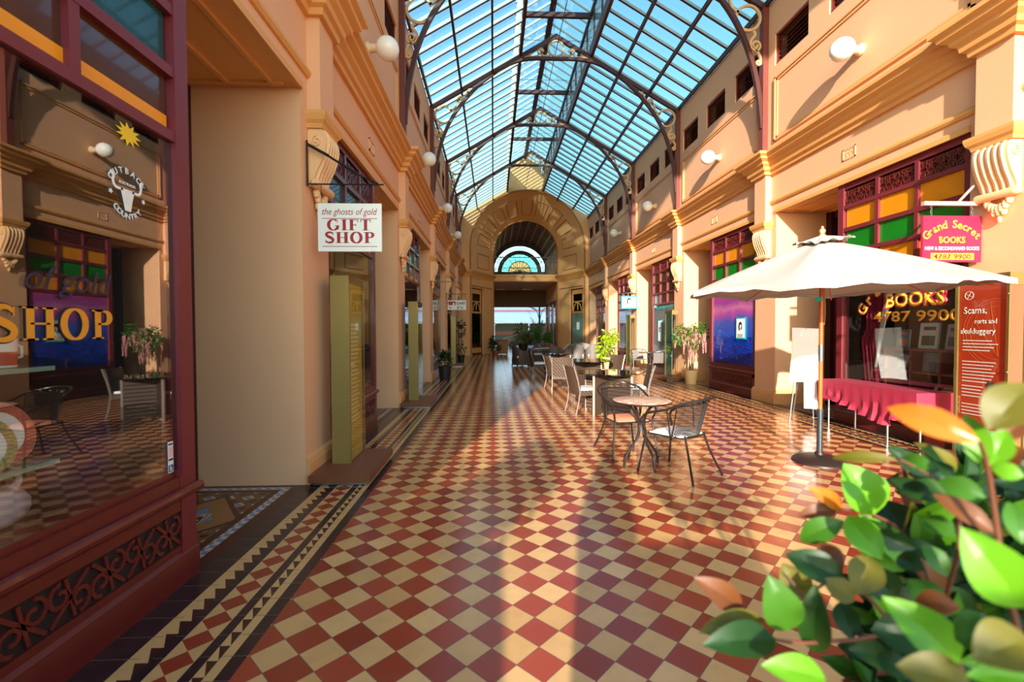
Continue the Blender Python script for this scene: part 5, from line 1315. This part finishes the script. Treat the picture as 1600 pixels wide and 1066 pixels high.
# printing on the rust panel (faces the aisle: reading direction is towards -y)
XT = 5.27-5.27-.001; tr, tu = (0, -1, 0), (0, 0, 1)
X_ = .018
def T1(b, y, z, s, **k): return textmesh(b, 'lettering', WHITE, s1, (X_, y, z), tr, tu, s, align='LEFT', bold=.012, **k)
T1('Scams,', .46, 1.66, .105, width=.24); T1('rorts and', .34, 1.55, .075, width=.22); T1('skulduggery', .49, 1.44, .085, width=.36)
m = MB()
for i, (z, w_) in enumerate([(1.36, .3), (1.325, .36), (1.29, .32), (1.255, .28)]+[(1.13-.036*i, .34-.02*(i % 3)) for i in range(7)]+[(.86-.036*i, .22-.02*(i % 2)) for i in range(4)]+[(.66-.036*i, .34-.03*(i % 3)) for i in range(4)]): m.box(X_-.0015, X_, .46-w_, .46, z, z+.010)
m.tube([(X_, .40+.045*math.cos(k*PI/10), 1.86+.045*math.sin(k*PI/10)) for k in range(20)], .003, 4, closed=True); m.tube([(X_, .36, 1.84), (X_, .44, 1.88)], .002, 4); m.tube([(X_, .38, 1.9), (X_, .42, 1.82)], .002, 4); m.build('printed_lines', WHITE, s1)
m = MB(); 
for rr_ in (.28, .33, .36): m.strip([q_ for q_ in arc(.1, 1.45, rr_, -90, 90, 40) if .02 < q_[0] < .5], .006, lambda u, v, w2: (w2, u, v), X_-.001, X_+.0005)
for a in (40, 75): c_, s_ = math.cos(math.radians(a)), math.sin(math.radians(a)); m.strip([(.1, 1.2), (.1+.36*c_*.9, 1.2+.6*s_)], .007, lambda u, v, w2: (w2, u, v), X_-.001, X_+.0005)
m.build('faint_wheel_drawing', mat('faint_orange', (206, 96, 56), .5), s1)
MB().box(X_-.002, X_, .06, .20, .82, .93).build('printed_photograph', mat('grey_photo', (60, 56, 54), .5, var=.7, scale=60), s1)
m = MB(); m.box(X_-.002, X_, .02, .50, .11, .42); m.build('printed_band', mat('speckled_band', (200, 196, 190), .6, var=.5, scale=90), s1)
textmesh('ARCADE', 'lettering', mat('sand_lettering', (222, 180, 130), .5), s1, (X_, .475, .55), (0, 0, 1), (0, 1, 0), .05, align='LEFT')
# printing on the yellow glass of the nearest left stand (faces the aisle: reads towards +y)
X2 = -.0175
m = MB()
for i in range(24): z = 1.55-.045*i; m.box(-.0195, -.0185, .1, .1+.26+.05*math.sin(i*2.3), z, z+.018)
m.build('printed_lines', mat('pale_yellow_ink', (226, 216, 150), .5), s0)
textmesh('MINING', 'lettering', WHITE, s0, (-.0185, .08, 1.66), (0, 1, 0), (0, 0, 1), .05, align='LEFT') if False else None

# ------------------------------------------------------------------ hanging signs
r = root('gift_shop_sign', 'white hanging sign reading the ghosts of gold GIFT SHOP', 'sign', (-1.405, 4.60, 2.512)); r.scale = (.92, .92, .92)
bd_ = MB().box(-.335, .335, -.012, .012, -.255, .255).build('board', WHITE, r)
tx, tz = (1, 0, 0), (0, 0, 1); F_ = -.0125
textmesh('the ghosts of gold', 'lettering', REDL, bd_, (0, F_, .135), tx, tz, .098, width=.58, shear=.28)
w1 = serif('GIFT', 'lettering', REDL, bd_, (-.235, F_, -.03), tx, tz, .115, 1.08, tk=.27); w2_ = serif('SHOP', 'lettering', REDL, bd_, (-.265, F_, -.165), tx, tz, .115, 1.08, tk=.27)
m = MB(); m.box(-.29, .29, F_-.001, F_, .092, .098); m.box(-.29, .29, F_-.001, F_, -.205, -.199); m.build('rule', REDL, r)
m = MB()
m.box(-.45, -.435, -.01, .01, .44, .92); m.tube([(-.44, 0, .46), (.36, 0, .46)], .008, 5); m.strip([(-.44, .88), (-.22, .76)], .03, lambda u, v, w2: (u, w2, v), -.006, .006); m.tube(smooth2([(-.24, 0, .77), (-.0, .0, .62), (.1, 0, .56), (.3, 0, .47)], 4), [.012]*3+[.018]*5+[.01]*5, 6)
for x in (-.30, .30): m.tube([(x, 0, .46), (x, 0, .255)], .003, 4)
m.build('bracket', BLACKI, r)
r = root('book_shop_sign', 'crimson hanging sign reading Grand Secret BOOKS', 'sign', (5.235, 5.06, 2.52)); r.scale = (1.01, 1.01, 1.01)
bd_ = MB().box(-.345, .345, -.012, .012, -.26, .26).build('board', CRIM, r)
arctext('Grand Secret', 'lettering', YEL, bd_, (0, F_, .125), tx, tz, .125, .38, -46, 46, bold=.022); textmesh('BOOKS', 'lettering', YEL, bd_, (0, F_, -.045), tx, tz, .10, width=.31, bold=.03)
textmesh('NEW & SECONDHAND BOOKS', 'lettering', WHITE, bd_, (0, F_, -.125), tx, tz, .055, width=.64, bold=.03)
MB().box(-.25, .26, F_-.001, F_+.001, -.235, -.16).build('number_strip', YEL, r); textmesh('4787 9900', 'lettering', MAR, bd_, (0, F_-.001, -.225), tx, tz, .075, width=.44, bold=.02)
m = MB(); m.box(-.34, .355, -.02, .02, .375, .42); m.build('bracket_bar', mat('silver_pink_bar', (214, 150, 134), .5), r)
MB().tube([(.08, 0, .42), (.35, .0, .70)], .014, 6).build('bracket_stay', mat('silver_pink_bar', (214, 150, 134), .5), r)
m = MB()
for x in (-.24, .24):
    for i in range(4):
        z = .27+.03*i; m.tube([(x+(.010*math.cos(k*PI/3) if i % 2 else 0), (0 if i % 2 else .010*math.cos(k*PI/3)), z+.016*math.sin(k*PI/3)) for k in range(6)], .003, 4, closed=True)
m.build('chain', STEEL, r)
r = root('red_and_white_sign', 'small white hanging sign with a red block reading SLANEY and CO', 'sign', (-1.50, 19.0, 2.53))
bd_ = MB().box(-.38, .38, -.012, .012, -.20, .20).build('board', WHITE, r)
textmesh('SLANEY', 'lettering', BLKL, bd_, (.17, F_, .02), tx, tz, .16, width=.36, bold=.02); textmesh('& Co', 'lettering', BLKL, bd_, (.13, F_, -.15), tx, tz, .15, width=.24, bold=.02)
m = MB(); m.box(-.34, -.05, F_-.001, F_+.001, .0, .15); m.box(-.30, -.24, F_-.001, F_+.001, -.14, -.09); m.build('red_block', REDL, r); m = MB(); m.prism([(-.17, .0), (-.1, .0), (-.1, .08), (-.135, .1), (-.17, .08)], lambda u, v, w2: (u, w2, v), F_-.003, F_-.001); m.build('white_notch', WHITE, r)
m = MB(); m.tube([(-.5, 0, .45), (.4, 0, .45)], .012, 5); m.tube([(-.5, 0, .75), (-.15, 0, .45)], .012, 5)
for x in (-.3, .33): m.tube([(x, 0, .45), (x, 0, .2)], .005, 4)
m.build('bracket', MAR, r)
tag(MB().tube([(-1.83, 13.6, 2.93), (-1.02, 13.6, 2.93)], .016, 6).build('sign_bracket', STEEL), 'bare pale horizontal sign bar projecting from the left wall', 'bracket')

def face_notice(parent, org, rt, up, w_, h_, nn=1):
    """framed notice with the dark hair silhouette of a woman; built flat"""
    rt, up = Vector(rt), Vector(up); n_ = rt.cross(up); org = Vector(org)
    fn = lambda u, v, w2: org+rt*u+up*v+n_*w2
    m = MB(); m.prism([(-w_/2, -h_/2), (w_/2, -h_/2), (w_/2, h_/2), (-w_/2, h_/2)], fn, 0, .012); m.build('teal_frame', TEAL, parent)
    b = .06*w_+.01; m = MB(); m.prism([(-w_/2+b, -h_/2+b), (w_/2-b, -h_/2+b), (w_/2-b, h_/2-b), (-w_/2+b, h_/2-b)], fn, .012, .015); m.build('paper', PAPER, parent)
    s = min(w_, h_); m = MB()
    m.prism([(s*x, s*y) for x, y in ((-.16, -.12), (-.2, .1), (-.14, .3), (0, .38), (.14, .3), (.17, .1), (.16, -.1), (.10, -.02), (.12, .16), (.02, .24), (-.08, .14), (-.08, -.02), (-.04, -.14))], fn, .015, .018); m.build('hair_drawing', BLKL, parent)
    m = MB(); m.strip([(s*x, s*y) for x, y in ((-.06, .02), (-.02, -.08), (.05, -.06), (.08, .06))], s*.02, fn, .015, .017); m.build('face_drawing', BLKL, parent)
r = root('salon_sign', 'white hanging sign with a teal border and a woman\'s hair silhouette', 'sign', (5.26, 17.6, 2.55))
face_notice(r, (0, 0, 0), (1, 0, 0), (0, 0, 1), .62, .50); m = MB(); m.box(-.3, .3, 0, .03, -.24, .24); m.build('board', WHITE, r)
m = MB(); m.tube([(.34, 0, .45), (-.3, 0, .32)], .01, 5); m.tube([(-.26, 0, .32), (-.26, 0, .24)], .005, 4); m.tube([(.26, 0, .42), (.26, 0, .24)], .005, 4); m.build('bracket', STEEL, r)

# ------------------------------------------------------------------ sunset sea poster window on the right (bay 2)
def sunset():
    m = bpy.data.materials.new('sunset_sea_print'); m.use_nodes = True; n = m.node_tree; b = n.nodes['Principled BSDF']
    tc = n.nodes.new('ShaderNodeTexCoord'); sp = n.nodes.new('ShaderNodeSeparateXYZ'); n.links.new(tc.outputs['Object'], sp.inputs[0]); N = NX(m)
    no = n.nodes.new('ShaderNodeTexNoise'); no.inputs['Scale'].default_value = 2.2; no.inputs['Detail'].default_value = 6; n.links.new(tc.outputs['Object'], no.inputs['Vector'])
    z = N.m('ADD', N.m('DIVIDE', N.m('SUBTRACT', sp.outputs[2], .65), 1.75), N.m('MULTIPLY', N.m('SUBTRACT', no.outputs['Fac'], .5), .22))
    cr = n.nodes.new('ShaderNodeValToRGB'); n.links.new(z, cr.inputs[0]); e = cr.color_ramp.elements
    e[0].position = 0; e[0].color = lin((10, 34, 160))+(1,); e[1].position = 1; e[1].color = lin((236, 92, 178))+(1,)
    for p_, c in ((.36, (26, 84, 232)), (.42, (60, 104, 232)), (.60, (104, 112, 226)), (.70, (232, 100, 206)), (.76, (255, 150, 206)), (.86, (206, 84, 190))):
        x = e.new(p_); x.color = lin(c)+(1,)
    mp = n.nodes.new('ShaderNodeMapping'); mp.inputs['Scale'].default_value = (1, 3, 22); n.links.new(tc.outputs['Object'], mp.inputs[0])
    n3 = n.nodes.new('ShaderNodeTexNoise'); n3.inputs['Scale'].default_value = 1.6; n3.inputs['Detail'].default_value = 4; n.links.new(mp.outputs[0], n3.inputs['Vector'])
    sea = N.m('MULTIPLY', N.m('LESS_THAN', sp.outputs[2], 1.32), N.m('GREATER_THAN', n3.outputs['Fac'], .52))
    n.links.new(N.mix(N.m('MULTIPLY', sea, .65), cr.outputs[0], lin((8, 16, 90))), b.inputs['Base Color']); b.inputs['Roughness'].default_value = .35
    return m
q = PS[1][2]
XW = MIRX-SX
r = root('sea_poster', 'large poster of a pink sunset over a blue sea filling the shop window', 'poster', (0, 0, 0))
MB().box(XW+.004, XW+.016, q+.43, q+2.30, .68, 2.33).build('print', sunset(), r)
r = root('framed_notice', 'teal framed notice with a woman\'s hair silhouette on the sunset poster', 'notice', (XW-.012, q+.95, 1.52))
face_notice(r, (0, 0, 0), (0, -1, 0), (0, 0, 1), .40, .50)
for i in range(6): MB().prism([(-.13, -.14-.013*i), (.13-.03*(i % 3), -.14-.013*i), (.13-.03*(i % 3), -.135-.013*i), (-.13, -.135-.013*i)], lambda u, v, w2: Vector((-w2, -u, v)), .0155, .017).build('text_line', BLKL, r)
# salon windows (pale) with a teal phone number and a framed notice
q = PS[1][3]
o = textmesh('PH 4787 4777', 'lettering', TEAL, None, (XW-.006, q+1.36, 2.16), (0, -1, 0), (0, 0, 1), .17, width=1.7, bold=.01, shear=.15); tag(o, 'teal phone number lettering across the salon window', 'lettering')
r = root('framed_notice', 'teal framed notice low in the white salon window', 'notice', (XW-.01, q+1.62, 1.45)); face_notice(r, (0, 0, 0), (0, -1, 0), (0, 0, 1), .36, .75)
tag(MB().box(XW+.03, XW+.04, q+.45, q+2.3, .68, 2.33).build('window_blind', mat('pale_blind', (226, 229, 231), .7)), 'pale blind filling the salon window behind the phone number', 'blind')
tag(MB().box(XW+.03, XW+.04, PS[1][4]+.45, PS[1][4]+2.3, .68, 2.33).build('window_blind', mat('pale_blind', (226, 229, 231), .7)), 'pale blind in the window behind the olive panel stand', 'blind')

# ------------------------------------------------------------------ book shop window: lettering, shelves, books
q = PS[1][1]; WX = XW-.002
tr = (0, -1, 0)
g1 = root('window_lettering', 'arched red and gold book shop lettering painted on the window glass', 'lettering', (WX, q+1.08, 2.0))
arctext('Grand Secret', 'lettering', YEL, g1, (-.004, 0, .17), tr, tz, .22, .95, -56, 56, bold=.03); arctext('Grand Secret', 'lettering_outline', REDL, g1, (-.001, 0, .17), tr, tz, .23, .95, -56, 56, bold=.065)
textmesh('BOOKS', 'lettering', YEL, g1, (-.004, 0, -.19), tr, tz, .26, width=.86, bold=.03); textmesh('BOOKS', 'lettering_outline', REDL, g1, (-.001, 0, -.19), tr, tz, .26, width=.94, bold=.09)
textmesh('4787 9900', 'lettering', GOLDL, g1, (-.004, -.0, -.40), tr, tz, .20, width=1.28, bold=.02)
r = root('book_display_shelf', 'red timber display shelf with cubby holes in the book shop window', 'shelf', (6.12, q+1.3, .56))
m = MB()
for z in (0, .30, .62): m.box(-.14, .14, -.72, .62, z, z+.03)
for y in (-.72, -.28, .15, .58): m.box(-.14, .14, y, y+.035, 0, .64)
m.build('carcass', mat('red_stained_shelf', (156, 58, 38), .5, var=.15), r)
bc = [(228, 234, 232), (52, 60, 70), (190, 176, 190), (110, 80, 120), (206, 204, 196), (60, 120, 150), (150, 60, 90), (90, 96, 80), (226, 206, 60), (200, 206, 200)]
def book(label, x, y, z, w_, h_, rzz, lean, ci, grp):
    r = root('book', label, 'book', (x, y, z), rzz, grp); c = mat('book_cover_%s' % ['white', 'slate', 'lilac', 'purple', 'grey', 'blue', 'crimson', 'olive', 'yellow', 'silver'][ci], bc[ci], .4, var=.05)
    a = MB(); a.xf = Matrix.Rotation(lean, 4, 'Y'); a.box(-.015, .012, -w_/2, w_/2, 0, h_); a.build('pages', PAPER, r)
    a = MB(); a.xf = Matrix.Rotation(lean, 4, 'Y'); a.box(-.018, -.015, -w_/2-.002, w_/2+.002, -.001, h_+.002); a.box(.012, .015, -w_/2-.002, w_/2+.002, -.001, h_+.002); cv = a.build('cover', c, r)
    a = MB(); a.xf = Matrix.Rotation(lean, 4, 'Y'); a.box(-.0195, -.018, -w_*.36, w_*.36, h_*.12, h_*.5); a.box(-.0195, -.018, -w_*.36, w_*.3, h_*.72, h_*.86); a.build('cover_picture', mat('book_picture_%d' % (ci % 3), [(70, 86, 60), (120, 110, 120), (200, 120, 60)][ci % 3], .5, var=.6, scale=40), cv)
lb = ['white covered book', 'tall green and white book', 'grey patterned book', 'small pale blue book']
for i, (dy, w_, h_, ci, a) in enumerate(((.42, .17, .27, 5, .25), (.02, .25, .36, 0, .1), (-.34, .25, .34, 4, -.15), (-.62, .10, .26, 9, 0))):
    book('%s on top of the display shelf, %s' % (lb[i], ['farthest left', 'second from left', 'third from left', 'rightmost'][i]), 6.10, q+1.3+dy, 1.215, w_, h_, a, .12, ci, 'books on top of the display shelf')
for i, (dy, ci) in enumerate(((.36, 1), (-.06, 7), (-.50, 3))):
    book('dark covered book in the %s cubby of the red display shelf' % ['left', 'middle', 'right'][i], 6.05, q+1.3+dy, .895, .2, .27, 0, .1, ci, 'books in the shelf cubbies')
book('blue book leaning left of the display shelf', 6.1, q+2.08, .80, .15, .3, .2, .15, 5, 'loose books in the window'); book('yellow magazine lying under the shelf', 5.98, q+.98, .60, .25, .12, .2, .7, 8, 'loose books in the window')
r = root('doll_house', 'small white open fronted cabinet in the book shop window', 'cabinet', (6.02, q+.47, .86)); m = MB()
for b_ in ((-.1, .1, -.09, .09, 0, .02), (-.1, .1, -.09, .09, .35, .37), (-.1, .1, -.09, -.075, 0, .37), (-.1, .1, .075, .09, 0, .37), (.08, .1, -.09, .09, 0, .37), (-.1, .1, -.09, .09, .18, .19)): m.box(*b_)
m.build('carcass', mat('off_white_cabinet', (216, 212, 206), .6), r)
o = MB(); o.box(-.0, .25, -.1, .1, 0, .295); ob = o.build('window_platform', MARD); ob.location = (5.93, q+.47, .56); tag(ob, 'dark block under the small white cabinet in the book shop window', 'platform')
for lab, ya, yb, sgn in (('crimson curtain gathered at the left of the book shop window', q+1.98, q+2.28, 1),):
    m = MB(); m.grid([[(6.0+.03*math.sin(i*1.7), ya+(yb-ya)*i/16+(.12*(1-abs(j-5)/5.) if j > 5 else 0), 2.4-.18*j) for i in range(17)] for j in range(11)], th=(.004, 0, 0)); tag(m.build('curtain', CURT, smooth=True), lab, 'curtain')
m = MB(); m.grid([[(5.97+.02*math.sin(i*2.), q+1.62+.42*((j/9)**.7)+.13*i/8*(1-j/12), 2.38-.165*j) for i in range(9)] for j in range(10)], th=(.003, 0, 0)); tag(m.build('curtain', mat('pale_lining', (220, 210, 206), .8), smooth=True), 'pale swept lining of the curtain in the book shop window', 'curtain')

# ------------------------------------------------------------------ gift shop window: lettering, stickers, shelves, china
GX = SX+.001; rt2, q = (0, 1, 0), P[0]
g2 = root('window_lettering', 'gold SHOP and dark of gold lettering on the left window glass', 'lettering', (GX, 2.0, 1.5))
serif('SHOP', 'lettering', GOLDL, g2, (.003, -.225, -.035), rt2, tz, .135, .98, tk=.24); serif('SHOP', 'lettering_outline', NAVY, g2, (.0005, -.227, -.038), rt2, tz, .141, .94, tk=.28, tn=.10)
textmesh('of gold', 'lettering', NAVY, g2, (.002, .125, .175), rt2, tz, .15, width=.42, shear=.3)
s_ = root('window_sticker', 'white longhorn skull sticker reading OUTBACK AUSTRALIA COUNTRY on the left window', 'sticker', (GX+.002, 2.445, 2.19))
WS = WHITE; arctext('OUTBACK', 'lettering', WS, s_, (0, 0, .115), rt2, tz, .042, .11, -55, 55, bold=.02); textmesh('AUSTRALIA', 'lettering', WS, s_, (0, 0, .055), rt2, tz, .02, width=.11, bold=.01)
arctext('YRTNUOC'[::-1], 'lettering', WS, s_, (0, 0, -.115), rt2, tz, .042, -.11, 50, -50, bold=.02)
m = MB(); fs = lambda u, v, w2: (w2, u, v)
m.prism([(-.045, .035), (.045, .035), (.03, -.02), (.018, -.075), (-.018, -.075), (-.03, -.02)], fs, 0, .002)
for s in (-1, 1): m.strip([(s*a, b) for a, b in smooth2([(.03, .03), (.075, .03), (.09, .06), (.085, .085), (.105, .1)], 3)], .013, fs, 0, .002); m.prism([(s*.105+.014*math.cos(k*PI/5)*(1 if k % 2 == 0 else .45), .0+.014*math.sin(k*PI/5)*(1 if k % 2 == 0 else .45)) for k in range(10)], fs, 0, .002)
m.build('skull', WS, s_)
m = MB(); m.prism([((.085 if k % 2 == 0 else .045)*math.cos(k*PI/11), (.06 if k % 2 == 0 else .033)*math.sin(k*PI/11)) for k in range(22)], fs, 0, .002); o = m.build('starburst_sticker', mat('yellow_sticker', (242, 196, 30), .5)); o.location = (GX+.002, 2.46, 2.51); tag(o, 'yellow starburst sticker near the top of the left window', 'sticker')
s_ = root('payment_sticker', 'tall white and blue card sticker at the lower right of the left window', 'sticker', (GX+.002, 2.715, .77)); MB().box(0, .001, -.022, .022, -.09, .09).build('backing', WHITE, s_); MB().box(.001, .002, -.019, .019, -.085, -.045).build('blue_square', mat('blue_sticker', (40, 90, 130), .5), s_)
textmesh('b', 'lettering', WHITE, s_, (.0025, 0, -.078), rt2, tz, .04, bold=.02); MB().box(.001, .002, -.018, .018, .0, .06).build('pink_square', mat('pink_sticker', (240, 190, 190), .5), s_); m = MB(); m.box(.001, .002, -.018, .018, -.02, -.008); m.box(.001, .002, -.018, .018, .07, .08); m.build('navy_line', NAVY, s_)
def shelf(z, y1_, lab, d=0):
    o = MB(); o.box(-2.62, -1.99, .9, y1_, z, z+.02); tag(o.build('glass_shelf', mat('green_glass_shelf', (150, 176, 150), .15, coat=.5)), lab, 'shelf', 'window shelves')
shelf(1.325, 2.16, 'upper green glass shelf carrying striped mugs in the left window'); shelf(.90, 2.17, 'lower green glass shelf carrying plates in the left window')
for (yy, nm) in ((2.03, 'right'), (1.3, 'left')): tag(MB().box(-2.64, -2.60, yy-.015, yy+.015, .56, 2.0).build('shelf_upright', mat('pale_green_metal', (150, 156, 110), .4)), '%s metal upright behind the window shelves' % nm, 'shelf upright', 'shelf uprights')
def mug(y, x, c, lab, band):
    r = root('mug', lab, 'mug', (x, y, 1.345), 0, 'striped mugs on the upper shelf'); MB().lathe([(.038, 0), (.048, .005), (.052, .125), (.048, .125), (.044, .01), (.002, .01)], seg=20).build('body', WHITE, r, smooth=True); MB().lathe([(.0487, .012), (.0518, .07), (.0505, .07), (.0475, .012)], seg=20, cap=False).build('band', c, r, smooth=True)
    MB().tube([(0, .05, .1), (0, .085, .09), (0, .085, .045), (0, .048, .035)], .006, 6).build('handle', WHITE, r)
LGM = mat('lime_glaze', (126, 196, 30), .2); RDM = mat('red_glaze', (206, 40, 24), .2)
mug(2.02, -2.08, RDM, 'white mug with a red band at the end of the upper window shelf', 0); mug(1.88, -2.06, LGM, 'white mug with a lime green band beside the red one', 0); mug(1.75, -2.08, LGM, 'white mug with a lime band farther left on the window shelf', 0)
def plate(y, x, z, R_, rim, lab, lean=.25):
    r = root('plate', lab, 'plate', (x, y, z), 0, 'souvenir plates on the lower shelf'); 
    xf = Matrix.Rotation(-lean, 4, 'Y') @ Matrix.Rotation(PI/2, 4, 'Y')
    for nm, pr_, mt in (('dish', [(R_*.62, 0), (R_*.66, .004), (R_, .016), (R_, .02), (R_*.64, .010), (.001, .009)], WHITE), ('rim', [(R_*.70, .0125), (R_*.99, .0212), (R_*.99, .0205), (R_*.70, .0115)], rim)):
        m = MB(); m.xf = Matrix.Translation((0, 0, R_)) @ xf; m.lathe(pr_, seg=36, cap=nm != 'rim'); m.build(nm, mt, r, smooth=True)
    m = MB(); m.xf = Matrix.Translation((0, 0, R_)) @ xf; m.lathe([(R_*.3, .010), (R_*.3, .0115), (.001, .0115)], (0, 0, 0), seg=6); m.build('motif', mat('plate_motif', (90, 74, 70), .4, var=.6, scale=50), r)
RIMR = mat('red_white_rim', (196, 84, 70), .3, var=.5, scale=70); RIMB = mat('multicolour_rim', (160, 150, 90), .3, var=.6, scale=60)
plate(2.04, -2.12, .925, .135, RIMR, 'white plate with a red rim on the lower window shelf', .30); plate(1.90, -2.04, .925, .115, RIMB, 'plate with a coloured rim at the edge of the photo', .25)
r = root('bull_figure', 'mottled ceramic bull figure with curved horns at the bottom of the left window', 'figurine', (-2.04, 1.96, .675))
CER = mat('mottled_ceramic', (176, 166, 176), .35, var=.35, scale=30); m = MB(); m.ball((0, 0, .09), .09, 14, (.7, 1.3, .9)); m.ball((0, -.10, .06), .06, 12, (.8, 1, .8)); m.build('body', CER, r, smooth=True)
MB().ball((.02, -.12, .07), .05, 12, (1, 1, .8)).build('muzzle', mat('blue_red_glaze', (86, 96, 168), .3, var=.5, scale=25), r, smooth=True)
for s in (-1, 1): MB().tube(smooth2([(0, s*.035+.0, .15), (0, s*.075, .18), (0, s*.07, .23), (0, s*.045, .25)], 3), [.016, .016, .015, .013, .012, .01, .008, .006, .004, .002], 8).build('horn', CER, r, smooth=True)
r = root('wire_basket', 'dark wire stand with a silver cuff behind the window shelves', 'display stand', (-2.55, 2.34, .56)); MB().lathe([(.14, 0), (.05, .5), (.06, .56), (.13, .9), (.12, .9), (.05, .56), (.04, .5), (.13, 0)], seg=16).build('stand', DBROWN, r, smooth=True); MB().lathe([(.062, .48), (.075, .5), (.08, .56), (.068, .58)], seg=20, cap=False).build('cuff', STEEL, r, smooth=True)
for i, (x, y, z, w_, h_, c, lab) in enumerate(((-2.75, 2.05, .95, .2, .28, 1, 'blue boxed souvenir behind the lower shelf'), (-2.75, 2.22, .60, .2, .25, 5, 'blue and red packet at the back of the left window'))):
    tag(MB().box(x-.05, x, y-w_/2, y+w_/2, z if i else 0.56, z+h_).build('souvenir_box', mat('souvenir_print_%d' % i, (40, 70, 140), .4, var=.5, scale=20)), lab, 'box')
